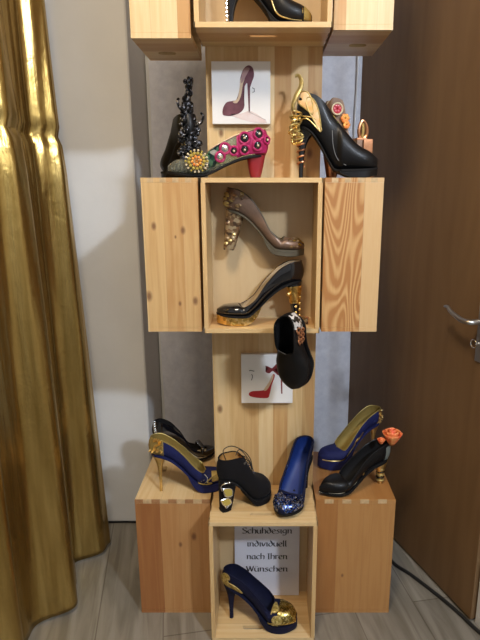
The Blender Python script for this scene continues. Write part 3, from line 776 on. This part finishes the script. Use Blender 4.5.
# 2 black bootie with towering glitter ornament, upper left, toe pointing away
K = shoe_keys(.185, .095, .014, throat=.44, wmax=.040,
   shaft={'zt': [(0, .160), (.25, .155), (.38, .148), (.50, .125), (.62, .092), (.75, .070), (.9, .054), (1, .032)], 'ph': [(0, .66), (.34, .70), (.42, .85), (.45, 1), (1, 1)]})
px, py_ = at(192, 175, 1.425).xy
t = base_shoe(K, 'tall black boot with towering glittering black ornament up its back', (px, py_, MZ + MH), R(118), M['black_leather'], M['black_matte'], M['black_matte'], M['black_patent'],
   ((.060, .004, .026, .011), dict(power=1.4)), platform=M['black_leather'])
bm = bmesh.new(); rr = random.Random(3)
for i in range(170):
    h = rr.random(); z = .03 + .165 * h; w_ = .022 * sin(pi * min(1, h * .85 + .15)) + .004
    ball(bm, (-.004 - .010 * rr.random() + .020 * h, (rr.random() - .5) * 2.3 * w_ + .006, z - .008), .003 + .006 * rr.random(), u=7, v=5)
obj('glitter_ornament', bm, M['glitter_black'], t)
bm = bmesh.new(); tube(bm, smoothpts([(.02, 0, .17), (.012, .002, .195), (.016, -.004, .215), (.010, -.008, .236), (.016, -.012, .244)], 5), [.011 - .0003 * i for i in range(21)], 8); obj('ornament_spire', bm, M['glitter_black'], t)
bm = bmesh.new()
for z, r_ in ((.18, .010), (.195, .009), (.208, .009), (.222, .008), (.236, .0065), (.243, .005)): ball(bm, (.012 + .004 * sin(z * 300), .006 * sin(z * 170), z), r_, u=8, v=6)
obj('spire_bead', bm, M['glitter_black'], t)
for s_, a in ((1, .19), (-1, .16)):
    bm = bmesh.new(); tube(bm, smoothpts([(.0, s_ * .012, a - .03), (-.004, s_ * .028, a - .02), (-.004, s_ * .034, a - .005), (0, s_ * .029, a + .002)], 5), [.0045 - .0001 * i for i in range(16)], 7); obj('ornament_hook', bm, M['glitter_black'], t)
for u in (-.8, -.6, -.75, .7, .85):
    beads(K, t, M['silver'], [(.02 + abs(u) * .06, u)], .0022)

# 3 clear/green pump with magenta rosettes (toe left)
K = shoe_keys(.238, .052, .002, throat=.66, wmax=.038, counter=.062, side=.048, vamp=.040, spring=.008)
L0 = at(265, 177, 1.335)
t = base_shoe(K, 'smoky clear low-heeled pump with yellow bead flower and magenta rosettes', (L0.x, 1.372, MZ + MH), R(180 + 6), M['clear'], M['clear'], M['black_matte'], M['red'],
   ((.046, .012, .036, .013), dict(power=.8)))
obj('heel_wrap', patch(K, .0, .11, -1, 1, -.0016), M['red'], t)
topline(K, M['bronze'], t, .0016)
obj('magenta_counter', patch(K, .0, .30, .30, .97, -.0022), M['pink'], t)
# bead flower on the vamp
F0 = surfo(K, .735, .70, .008) + Vector((-.008, 0, -.004))
fl = None
bm = bmesh.new(); ball(bm, F0, .007, 1, 1, 1); fl = obj('bead_flower', bm, M['orange'], t)
for ring, (n, r0, rb, mk) in enumerate(((18, .026, .0027, 'cream'), (13, .018, .0042, 'yellow'), (8, .010, .0036, 'orange'))):
    for i in range(n):
        a = 2 * pi * i / n + ring * .3
        p = F0 + Vector((cos(a) * r0, .006 + ring * .004, sin(a) * r0 * .95))
        bm = bmesh.new(); ball(bm, p, rb, u=7, v=5)
        if ring == 0: tube(bm, [F0 + Vector((0, .004, 0)), p], .0011, 5)
        obj('bead', bm, M[mk if ring or i % 3 else 'yellow'], fl)
bm = bmesh.new(); rr = random.Random(5)
for i in range(26):
    p = surfo(K, .60 + .1 * rr.random(), .45 + .35 * rr.random(), .002); ball(bm, p, .0028, u=6, v=5)
obj('crystal_cluster', bm, M['silver'], t)
obj('enamel_panel', patch(K, .42, .64, .40, .98, -.0012), M['abalone'], t)
def rosette(s, u, r, inner):
    c = surfo(K, s, u, .002); n = (surfo(K, s, u, .01) - surfo(K, s, u, 0)).normalized(); q = n.to_track_quat('Z', 'Y')
    P = [c + q @ Vector((r * cos(a), r * sin(a), .001 + .001 * sin(5 * a))) for a in [2 * pi * i / 26 for i in range(26)]]
    bm = bmesh.new(); tube(bm, P, .0030, 7, closed=True); o = obj('rosette', bm, M['pink'], t)
    bm = bmesh.new(); ball(bm, (0, 0, 0), r * .9, 1, 1, .35, 12, 6)
    for v in bm.verts: v.co = c + q @ v.co
    obj('rosette_centre', bm, inner, o)
    bm = bmesh.new(); ball(bm, c + n * (r * .35 + .001), .0028, u=8, v=6); obj('bead', bm, M['cream'], o)
for s_, u_, r_ in ((.085, .88, .0125), (.22, .84, .0125), (.10, .58, .0115), (.22, .52, .0115), (.02, .72, .009), (.33, .60, .010)):
    rosette(s_, u_, r_, M['black_patent'])
rosette(.42, .78, .012, M['silver']); rosette(.47, .62, .011, M['silver'])

# 4 black boot with gold serpent heel (toe right)
K = shoe_keys(.197, .118, .014, throat=.40, wmax=.039, ball=.50,
   shaft={'zt': [(0, .190), (.10, .196), (.22, .190), (.34, .170), (.45, .142), (.6, .108), (.75, .078), (.9, .062), (1, .046)], 'ph': [(0, .70), (.26, .74), (.38, .88), (.41, 1), (1, 1)]})
K['bulge'] = .003
p4 = at(297, 177, 1.375)
t = base_shoe(K, 'black leather boot with gold serpent knot heel and flame petals', (p4.x, 1.375, MZ + MH), R(-4), M['black_leather'], M['black_matte'], M['black_matte'], M['black_patent'],
   ((.040, .004, .015, .006), dict(power=3.0)), platform=M['black_leather'])
bm = bmesh.new(); P = []
for i in range(60):
    a = i * .52; z = .028 + .07 * i / 60; r_ = .0085 + .003 * (i / 60)
    P.append((.010 + r_ * cos(a), r_ * sin(a), z))
tube(bm, P, .0024, 7); obj('serpent_coil', bm, M['copper'], t)
for k in range(7):
    c = Vector((-.004 + .003 * sin(k * 2.1), -.024 + .002 * (k % 2), .090 + .0095 * k)); r_ = .0125 - .0006 * k
    bm = bmesh.new(); tube(bm, [c + Vector((r_ * cos(a) + .004 * cos(2 * a + k), .004 * sin(3 * a + k) , r_ * .8 * sin(a))) for a in [2 * pi * i / 22 for i in range(22)]], .0026, 7, closed=True)
    obj('knot_loop', bm, M['old_gold'] if k % 2 else M['gold'], t)
for k in range(4):
    c = Vector((-.010, -.006 + .002 * (k % 2), .095 + .014 * k)); r_ = .011
    bm = bmesh.new(); tube(bm, [c + Vector((.004 * sin(3 * a + k), r_ * cos(a), r_ * .8 * sin(a))) for a in [2 * pi * i / 22 for i in range(22)]], .0026, 7, closed=True)
    obj('knot_loop', bm, M['gold'], t)
bm = bmesh.new(); tube(bm, smoothpts([(-.010, -.016, .150), (-.012, -.018, .168), (-.004, -.016, .190), (.006, -.010, .210), (.007, -.004, .226), (.000, .0, .238), (-.008, .0, .236)], 6), [.004 + .0034 * sin(pi * min(1, i / 30)) for i in range(37)], 8, flat=.7)
obj('serpent_horn', bm, M['old_gold'], t)
M['flame'] = simple('painted_petal', (.85, .70, .48), .35, col2=(.80, .42, .12), vscale=35, coat=.4)
for (s_, u_, a, b_, ro) in ((.10, -.82, .13, .065, .9), (.20, -.66, .13, .060, .9)):
    leafpatch(K, t, M['flame'], (s_, u_), a, b_, ro, 'flame_petal', rim=M['old_gold'], rimr=.0016)
curl(K, t, M['gold'], [(.05, -.50), (.16, -.52), (.24, -.56), (.29, -.50), (.27, -.43), (.20, -.42), (.12, -.45), (.05, -.42)], .0016)
curl(K, t, M['steel'], [(.42, -.62), (.44, -.45), (.50, -.33), (.60, -.25)], .0009, 'seam')

# 5 floral clog shoe behind (high painted back, copper toe)
K = shoe_keys(.140, .060, .016, throat=.62, wmax=.040, counter=.115, side=.030, vamp=.030)
K['zt'] = pchip([(0, .180), (.10, .200), (.26, .195), (.40, .120), (.50, .070), (.62, .058), (.9, .052), (1, .034)])
K['hr'] = .10
p5 = at(322, 170, 1.47)
t = base_shoe(K, 'shoe with a high floral painted back and copper sculpted toe, behind the black boot', (p5.x + .004, 1.47, MZ + MH), R(10), M['bronze'], M['tan'], M['bronze_sole'], M['copper'],
   ((.050, .010, .034, .014), dict(power=1.0)), platform=M['copper'])
M['parch'] = simple('brown_painted_leather', (.30, .17, .09), .5, var=.3, vscale=40)
obj('back_panel', patch(K, 0, .38, -1, 1, -.0016), M['parch'], t)
def flower(c, r, mat, n=6, d=Vector((0, -1, 0)), parent=None):
    bm = bmesh.new()
    for i in range(n):
        a = 2 * pi * i / n
        ball(bm, (c[0] + cos(a) * r * .6, c[1] - .002, c[2] + sin(a) * r * .6), r * .5, 1, .3, 1, 8, 6)
    return obj('painted_flower', bm, mat, parent)
yv = lambda s, z: surf(K, s, -.8).y - .006
flower((.022, yv(.12, 0), .172), .012, M['rosered'], parent=t)
bm = bmesh.new(); tube(bm, [(.022 + .0135 * cos(a), yv(.12, 0) - .003, .172 + .0135 * sin(a)) for a in [2 * pi * i / 22 for i in range(22)]], .0022, 6, closed=True); obj('flower_ring', bm, M['cream'], t)
flower((.044, yv(.25, 0), .150), .011, M['orange'], parent=t); flower((.048, yv(.25, 0) - .002, .134), .009, M['orange'], parent=t)
flower((.020, yv(.12, 0), .132), .010, M['leaf_green'], parent=t); flower((.033, yv(.2, 0), .116), .011, M['yellow'], parent=t)
flower((.010, yv(.1, 0), .148), .008, M['yellow'], parent=t); flower((.044, yv(.2, 0) - .002, .100), .009, M['leaf_green'], parent=t)
bm = bmesh.new(); tube(bm, smoothpts([(.022, yv(.12, 0) - .004, .134), (.028, yv(.12, 0) - .005, .116), (.040, yv(.2, 0) - .005, .100), (.056, yv(.3, 0) - .004, .080)], 6), .0013, 6); obj('painted_stem', bm, M['leaf_green'], t)
bm = bmesh.new(); tube(bm, smoothpts([(.056, -.036, .062), (.068, -.041, .066), (.082, -.042, .060), (.096, -.040, .050)], 6), .0065, 8, flat=.5); obj('strap', bm, M['copper'], t)
for k, (x, z, w_, h_) in enumerate(((.074, .096, .028, .007), (.092, .064, .026, .036), (.074, .072, .016, .026))):
    bm = bmesh.new(); box(bm, x, x + w_, -.045, .02, z, z + h_, .003, 3); obj('copper_panel', bm, M['copper'] if k < 2 else M['bronze'], t)
bm = bmesh.new(); tube(bm, smoothpts([(.092, -.02, .098), (.086, -.022, .122), (.094, -.022, .146), (.106, -.022, .134), (.108, -.022, .112), (.098, -.022, .098)], 6), .0045, 8); obj('copper_loop', bm, M['copper'], t)
bm = bmesh.new(); tube(bm, smoothpts([(.096, -.02, .100), (.098, -.022, .122), (.096, -.022, .140)], 6), .004, 8); obj('copper_loop', bm, M['old_gold'], t)
bm = bmesh.new(); ball(bm, (.104, -.040, .052), .013, 1, .4, .8); obj('toe_leaf', bm, M['leaf_green'], t)
bm = bmesh.new(); ball(bm, (.086, -.042, .052), .009, 1, .5, 1.3); obj('toe_leaf', bm, M['orange'], t)

# 6 taupe pump hung in the middle crate (toe right)
K = shoe_keys(.212, .098, .010, throat=.74, wmax=.036, counter=.058, side=.030, vamp=.034)
q6 = at(227, 250, 1.385)
t = base_shoe(K, 'taupe bronze pump with shell-covered block heel, hung on the crate back', (q6.x - .012, 1.3925, q6.z + .002), 0, M['bronze'], M['tan'], M['bronze_sole'], M['shells'],
   ((.048, .002, .030, .013), dict(power=.8)), platform=M['bronze_sole'], trim=M['bronze_sole'], rot=(0, R(6), R(2)))
rr = random.Random(11)
for i in range(26):
    s_ = .0 + .18 * rr.random(); u_ = -(.25 + .7 * rr.random())
    leafpatch(K, t, M['shells'] if i % 3 else M['old_gold'], (s_, u_), .022, .022, rr.random() * 6, 'shell_scale', out=.002 + .003 * rr.random())
for i in range(12):
    bm = bmesh.new(); ball(bm, (.004 + .024 * rr.random(), -.011 - .004 * rr.random(), .012 + .07 * rr.random()), .006, 1, .4, .8, 6, 4); obj('shell_scale', bm, M['gold'] if i % 4 == 0 else M['shells'], t, smooth=False)
for i in range(16):
    leafpatch(K, t, M['glitter_gold'] if i % 2 else M['shells'], (.80 + .17 * rr.random(), -.4 - .6 * rr.random()), .022, .035, rr.random() * 6, 'toe_scale', out=.002)

# 7 black patent pump with gold platform (toe left)
K = shoe_keys(.222, .108, .020, throat=.74, wmax=.037, counter=.055, side=.028, vamp=.030)
h7 = at(303, 323, 1.372); 
t = base_shoe(K, 'black patent pump with crackled gold platform, standing in the middle crate', (h7.x - .006, 1.376, MZ + TH), R(180 + 7), M['black_patent'], M['tan'], M['black_matte'], M['black_patent'],
   ((.040, .006, .022, .010), dict(power=1.1)), platform=M['gold_leaf'], trim=M['black_patent'])
obj('heel_inlay', heel_loft(K, .040, .006, .022, .010, power=1.1, t0=.10, t1=.52, grow=.0006), M['gold_leaf'], t)
bm = bmesh.new(); ball(bm, (.036, .014, .078), .006); obj('gold_bead', bm, M['gold'], t)
bm = bmesh.new()
for k in range(7): ball(bm, (.006 + .010 * (k % 2), .012, .02 + .008 * k), .004, 1, .4, .9, 6, 4)
obj('heel_inlay', bm, M['gold_leaf'], t)

# 8 black bootie hanging toe down from the middle crate edge
K = shoe_keys(.190, .050, .004, throat=.50, wmax=.044, ball=.62, counter=.07,
   shaft={'zt': [(0, .105), (.12, .108), (.30, .100), (.45, .088), (.60, .072), (.75, .056), (.9, .044), (1, .030)], 'ph': [(0, .68), (.34, .72), (.46, .85), (.50, 1), (1, 1)]})
p8 = at(301, 318, 1.235)
t = thing('high_heel_shoe', 'black bootie with silver flecks hanging toe down over the red shoe picture', 'shoe', (0, 0, 0), (0, 0, 0), 'decorated shoes on the crates')
obj('upper', shell(K), M['black_leather'], t, ang=60); obj('lining', shell(K, .0022, 0, .62, 40, 22), M['black_matte'], t, ang=60)
obj('sole', slab(K, 0, 1, lambda s: K['zb'](s) + .0025, lambda s: K['zb'](s) - .0035), M['black_matte'], t)
hh = obj('heel', heel_loft(K, .045, .008, .026, .012, power=1.5), M['black_patent'], t)
bm = bmesh.new(); box(bm, .007, .027, -.0125, .0125, 0, .004, .0012); obj('heel_tip', bm, M['copper'], hh)
topline(K, M['black_leather'], t, .0016)
rr = random.Random(9)
M['fleck'] = crackle('silver_flecks', [(.01, .01, .01), (.6, .6, .6), (.8, .8, .8), (.02, .02, .02), (.7, .7, .72)], 140, metal=.4, rough=.3)
obj('silver_patch', patch(K, .005, .15, .25, .98, -.0016), M['fleck'], t)
for i, (s_, u_) in enumerate(((.18, .50), (.20, .66), (.24, .52), (.26, .70), (.30, .56), (.17, .80), (.31, .72))):
    bm = bmesh.new(); c = surfo(K, s_, u_, .001); tube(bm, [c + Vector((.007 * cos(a), .002 * sin(2 * a), .007 * sin(a))) for a in [2 * pi * k / 14 for k in range(14)]], .0022, 6, closed=True); obj('copper_loop', bm, M['copper'], t)
beads(K, t, M['silver'], [(.52, -.45), (.50, -.55), (.55, -.5)], .003)
# toe (+x) -> down, shoe up (+z) -> viewer and a little left
ex = Vector((-.10, -.10, -1)).normalized(); ez = Vector((-.50, -.86, .0)); ez = (ez - ex * ez.dot(ex)).normalized(); ey = ez.cross(ex)
mt = Matrix((ex, ey, ez)).transposed().to_4x4(); mt.translation = Vector((p8.x + .014, 1.291, p8.z - .001)); t.matrix_world = mt
t.location = mt.translation; t.rotation_euler = mt.to_euler()

# 9 black shoe behind, bottom left (toe right)
K = shoe_keys(.205, .100, .010, throat=.82, wmax=.034, counter=.060, side=.026, vamp=.024, toe='point')
p9 = at(156, 460, 1.57)
t = base_shoe(K, 'black open shoe with silver chain on its heel, behind the blue and gold pump', (p9.x + .008, 1.53, BT), R(24), M['black_patent'], M['black_matte'], M['black_matte'], M['black_patent'],
   ((.040, .006, .018, .007), dict(power=2.2)))
obj('insole', slab(K, .40, .86, lambda s: K['zb'](s) + .0065, lambda s: K['zb'](s) + .003, .90), M['cream'], t)
bm = bmesh.new(); tube(bm, smoothpts([surfo(K, .70, -.9, .001), surfo(K, .71, -.98, .003) + Vector((0, .01, .014)), surfo(K, .71, .98, .003) + Vector((0, -.01, .014)), surfo(K, .70, .9, .001)], 6), .006, 8, flat=.4); obj('strap', bm, M['black_patent'], t)
for k in range(7):
    c = surfo(K, .015 + .006 * k, -(.98 - .085 * k), .003)
    bm = bmesh.new(); tube(bm, [c + Vector((.003 * cos(a), .001 if k % 2 else 0, .005 * sin(a))) for a in [2 * pi * i / 12 for i in range(12)]], .0014, 6, closed=True); obj('chain_link', bm, M['silver'], t)

# 10 blue pump with spiky gold heel, bottom left (toe right)
K = shoe_keys(.212, .118, .018, throat=.72, wmax=.035, counter=.056, side=.048, vamp=.038)
p10 = at(154, 492, 1.40)
t = base_shoe(K, 'blue suede pump with studded gold stiletto heel on the left floor crate', (p10.x, 1.398, BT), R(7), M['blue'], M['gold_leather'], M['blue'], M['gold'],
   ((.042, .018, .026, .0045), dict(power=4.0)), platform=M['blue'], trim=M['gold_leather'])
obj('heel_counter', patch(K, 0, .17, -1, 1, -.0014), M['old_gold'], t)
rr = random.Random(2)
studs(K, t, M['gold'], [(.01 + .14 * rr.random(), -(.45 + .53 * rr.random())) for i in range(26)] + [(.01 + .1 * rr.random(), (.2 + .7 * rr.random())) for i in range(10)], .0045, .010)
curl(K, t, M['old_gold'], [(.98, -.9), (.88, -.78), (.78, -.62), (.74, -.45), (.80, -.36), (.74, -.30), (.66, -.34), (.62, -.30)], .0020)
curl(K, t, M['silver'], [(.70, -.85), (.74, -.66), (.73, -.5), (.70, -.42)], .0012)
beads(K, t, M['silver'], [(.66, -.55), (.69, -.62), (.62, -.4)], .0016)
obj('toe_inlay', patch(K, .80, .985, -.95, -.45, -.0012), M['old_gold'], t)

# 11 black suede lace-up bootie with leaf heel (toe right, away)
K = shoe_keys(.158, .092, .010, throat=.45, wmax=.040, ball=.64, toe='round',
   shaft={'zt': [(0, .156), (.12, .157), (.30, .156), (.42, .150), (.52, .124), (.62, .095), (.75, .078), (.9, .066), (1, .042)], 'ph': [(0, .70), (.32, .73), (.42, .85), (.46, 1), (1, 1)]})
p11 = at(220, 508, 1.315)
t = base_shoe(K, 'black suede lace-up bootie with two leaves on its block heel', (p11.x + .002, 1.298, BT), R(30), M['suede'], M['orange_in'], M['suede'], M['suede'],
   ((.048, .000, .030, .015), dict(power=.7)), platform=M['suede'])
topline(K, M['suede'], t, .0018)
for side in (-1, 1):
    for k in range(5):
        s_ = .40 + .045 * k
        p = surfo(K, s_, side * .86, .0015)
        bm = bmesh.new(); tube(bm, [p + Vector((.0022 * cos(a), 0, .0022 * sin(a))) for a in [2 * pi * i / 8 for i in range(8)]], .0008, 5, closed=True); obj('eyelet', bm, M['silver'], t)
for k in range(5):
    a = surfo(K, .40 + .045 * k, .86, .002); b_ = surfo(K, .40 + .045 * min(4, k + 1), -.86, .002)
    mdp = (a + b_) / 2 + Vector((.006, 0, .006)); bm = bmesh.new(); tube(bm, smoothpts([a, mdp, b_], 5), .0011, 6); obj('lace', bm, M['cable'], t)
bm = bmesh.new(); tube(bm, smoothpts([(.012, -.02, .156), (.02, .015, .170), (.05, .022, .172), (.075, .0, .160), (.088, -.012, .140), (.090, -.02, .118)], 6), .0013, 6); obj('lace', bm, M['cable'], t)
bm = bmesh.new(); tube(bm, smoothpts([(.045, -.01, .160), (.058, -.004, .171), (.070, -.01, .160), (.083, -.022, .135), (.086, -.026, .110)], 6), .0013, 6); obj('lace', bm, M['cable'], t)
def heel_leaf(cx, cz, a, b_, ro, y):
    P = []
    for i in range(24):
        an = 2 * pi * i / 24; x = cos(an) * a; z = math.copysign(b_ * (1 - cos(an) ** 2) * (1 - .35 * cos(an)), sin(an))
        P.append(Vector((cx + x * cos(ro) - z * sin(ro), y + 6 * (abs(x * cos(ro) - z * sin(ro)) ** 2), cz + x * sin(ro) + z * cos(ro))))
    bm = bmesh.new(); vs = [bm.verts.new(p) for p in P]; c = bm.verts.new((cx, y - .0025, cz))
    for i in range(24): bm.faces.new((c, vs[i], vs[(i + 1) % 24]))
    o = obj('leaf', bm, M['yellow'], t); bm = bmesh.new(); tube(bm, P, .0016, 6, closed=True); obj('leaf_rim', bm, M['silver'], o)
heel_leaf(.013, .066, .019, .0115, R(135), -.0245); heel_leaf(.009, .036, .018, .011, R(150), -.0215)
bm = bmesh.new(); tube(bm, smoothpts([(-.002, -.020, .072), (-.006, -.022, .088), (.002, -.027, .096), (.014, -.030, .096)], 6), .0015, 6); obj('scroll', bm, M['silver'], t)
bm = bmesh.new(); ball(bm, (.014, -.031, .098), .0035); obj('gem', bm, M['silver'], t)
bm = bmesh.new(); tube(bm, smoothpts([(.020, -.018, .060), (.024, -.018, .04), (.020, -.018, .022), (.010, -.018, .016), (.006, -.018, .024)], 6), .0012, 6); obj('scroll', bm, M['silver'], t)

# 12 blue glitter-toe pump pointing at the viewer
K = shoe_keys(.195, .105, .008, throat=.70, wmax=.041, counter=.052, side=.038, vamp=.034)
t = base_shoe(K, 'dark blue pump with blue glitter toe pointing toward the viewer', (.194, 1.432, BT), math.atan2(-.165, -.078), M['navy'], M['blue_in'], M['black_matte'], M['black_leather'],
   ((.042, .008, .020, .007), dict(power=2.2)), trim=None)
topline(K, M['navy'], t, .0030)
obj('toe_glitter', patch(K, .72, .99, -1, 1, -.0012, 26, 24), M['glitter_blue'], t)
rr = random.Random(21)
for i in range(40):
    s_ = .70 + .28 * rr.random(); u_ = (.35 + .65 * rr.random()) * (1 if rr.random() < .5 else -1)
    bm = bmesh.new(); ball(bm, surfo(K, s_, u_, .001), .0014 + .0012 * rr.random(), u=6, v=4); obj('gem', bm, M['silver'] if i % 3 else M['blue_in'], t, smooth=False)
for i in range(24):
    s_ = .45 + .3 * rr.random(); u_ = (.6 + .38 * rr.random())
    bm = bmesh.new(); ball(bm, surfo(K, s_, u_, .001), .0013, u=6, v=4); obj('gem', bm, M['silver'] if i % 2 else M['blue_in'], t, smooth=False)
curl(K, t, M['silver'], [(.74, .30), (.72, .42), (.76, .50), (.70, .52), (.68, .40), (.64, .34)], .0012)

# 13 blue pump with gold lining and studded heel, back right (toe left)
K = shoe_keys(.215, .124, .022, throat=.70, wmax=.040, counter=.052, side=.042, vamp=.036)
t = base_shoe(K, 'blue suede pump with gold lining and scrolls, behind the black rose shoe', (.440, 1.605, BT), R(180 + 20), M['blue'], M['gold_leather'], M['blue'], M['gold'],
   ((.040, .016, .024, .0045), dict(power=4.0)), platform=M['blue'], trim=M['gold_leather'])
obj('heel_counter', patch(K, 0, .09, -1, 1, -.0014), M['gold'], t)
rr = random.Random(4)
studs(K, t, M['gold'], [(.005 + .08 * rr.random(), (.2 + .78 * rr.random()) * (1 if i % 4 else -1)) for i in range(26)], .0035, .007)
curl(K, t, M['gold'], [(.60, .25), (.70, .30), (.85, .32), (.97, .35)], .0016)
curl(K, t, M['gold'], [(.34, .55), (.38, .38), (.44, .42), (.42, .56), (.47, .62), (.50, .46), (.46, .36), (.52, .30), (.6, .3)], .0017)
bm = bmesh.new(); rr = random.Random(8)
curl(K, t, M['old_gold'], [(.66, .14), (.70, .22), (.76, .12), (.82, .22), (.88, .14), (.93, .22)], .0013)
for s_ in (.95, .80): curl(K, t, M['silver'], [(s_, .20), (s_, .12)], .0022, 'clasp')

# 14 black pump with a rose (toe left, nearer)
K = shoe_keys(.225, .075, .004, throat=.68, wmax=.037, counter=.060, side=.040, vamp=.042, toe='point')
t = base_shoe(K, 'black leather pump with an orange rose at its heel, on the right floor crate', (.434, 1.452, BT), R(180 + 21), M['black_leather'], M['black_matte'], M['black_matte'], M['gold'],
   ((.042, .014, .028, .007), dict(power=1.7)), trim=M['black_leather'])
for k in range(5):
    bm = bmesh.new(); tube(bm, [(.021 + .0105 * cos(a), .0105 * sin(a), .012 + .009 * k) for a in [2 * pi * i / 12 for i in range(12)]], .0028, 6, closed=True); obj('heel_ring', bm, M['black_patent'] if k % 2 else M['old_gold'], t)
M['greyp'] = simple('grey_green_suede', (.16, .18, .16), .8)
obj('heel_counter', patch(K, .0, .10, -1, .9, -.0012), M['greyp'], t)
curl(K, t, M['cream'], [(1, .10), (.9, .17), (.75, .20), (.6, .22), (.5, .24)], .0013, 'welt')
curl(K, t, M['gold'], [(.40, .22), (.42, .35), (.41, .5)], .0014, 'gold_chain')
rc = surfo(K, .02, .9, .012) + Vector((.010, .0, .018))
def rose(c, r, parent, name='rose'):
    bm = bmesh.new(); ball(bm, c, r * .45); root = obj(name, bm, M['rose'], parent)
    for ring, (n, rr_, tilt) in enumerate(((3, .38, .2), (5, .62, .5), (6, .85, .9))):
        for i in range(n):
            a0 = 2 * pi * i / n + ring * .7; bm = bmesh.new(); g = []
            for a in range(7):
                an = a0 + (a / 6 - .5) * 2 * pi / n * 1.5; row = []
                for b2 in range(6):
                    h = b2 / 5; rad = r * rr_ * (.35 + .65 * sin(h * pi / 2) + tilt * .35 * h * h) * (1 - .10 * abs(a - 3) / 3 * h)
                    row.append(bm.verts.new(Vector(c) + Vector((rad * cos(an), rad * sin(an), r * (-.9 + 1.95 * h * (1 - .3 * tilt) - .15 * (abs(a - 3) / 3) ** 2 * h)))))
                g.append(row)
            for a in range(6):
                for b2 in range(5): bm.faces.new((g[a][b2], g[a + 1][b2], g[a + 1][b2 + 1], g[a][b2 + 1]))
            o = obj('petal', bm, M['rose'], root); md = o.modifiers.new('thickness', 'SOLIDIFY'); md.thickness = .0008
    return root
ro = rose(rc + Vector((-.004, 0, .008)), .026, t)
rose(rc + Vector((.036, .004, .004)), .010, t, 'rosebud')

M['leafgold'] = crackle('yellow_gold_leaf', [(.62, .50, .16), (.50, .38, .10), (.78, .66, .30), (.35, .26, .07)], 200, metal=.6, rough=.4)
# 15 navy pump in the floor crate (toe right, toward viewer)
K = shoe_keys(.214, .112, .016, throat=.70, wmax=.038, counter=.054, side=.052, vamp=.050)
p15 = at(225, 622, 1.29)
t = base_shoe(K, 'navy pump with gold leaves and gold toe inside the floor crate', (p15.x - .002, 1.325, TH), R(-12), M['navy'], M['navy'], M['navy'], M['navy'],
   ((.042, .014, .025, .006), dict(power=3.0)), platform=M['navy'], trim=M['navy'])
obj('toe_cap', patch(K, .76, .99, -1, 1, -.0014, 20, 24), M['glitter_gold'], t)
leafpatch(K, t, M['leafgold'], (.15, -.46), .13, .075, -.1, 'gold_leaf', rim=M['old_gold'], rimr=.0014)
leafpatch(K, t, M['leafgold'], (.05, -.60), .07, .06, .9, 'gold_leaf', rim=M['old_gold'], rimr=.0014)
leafpatch(K, t, M['leafgold'], (.07, -.85), .05, .05, .6, 'gold_leaf', rim=M['old_gold'], rimr=.0014)
leafpatch(K, t, M['leafgold'], (.70, -.30), .07, .06, .4, 'gold_leaf', rim=M['old_gold'], rimr=.0014)
leafpatch(K, t, M['leafgold'], (.76, -.55), .07, .06, 1.0, 'gold_leaf', rim=M['old_gold'], rimr=.0014)
leafpatch(K, t, M['leafgold'], (.72, -.90), .05, .05, 0, 'gold_leaf', rim=M['old_gold'], rimr=.0014)
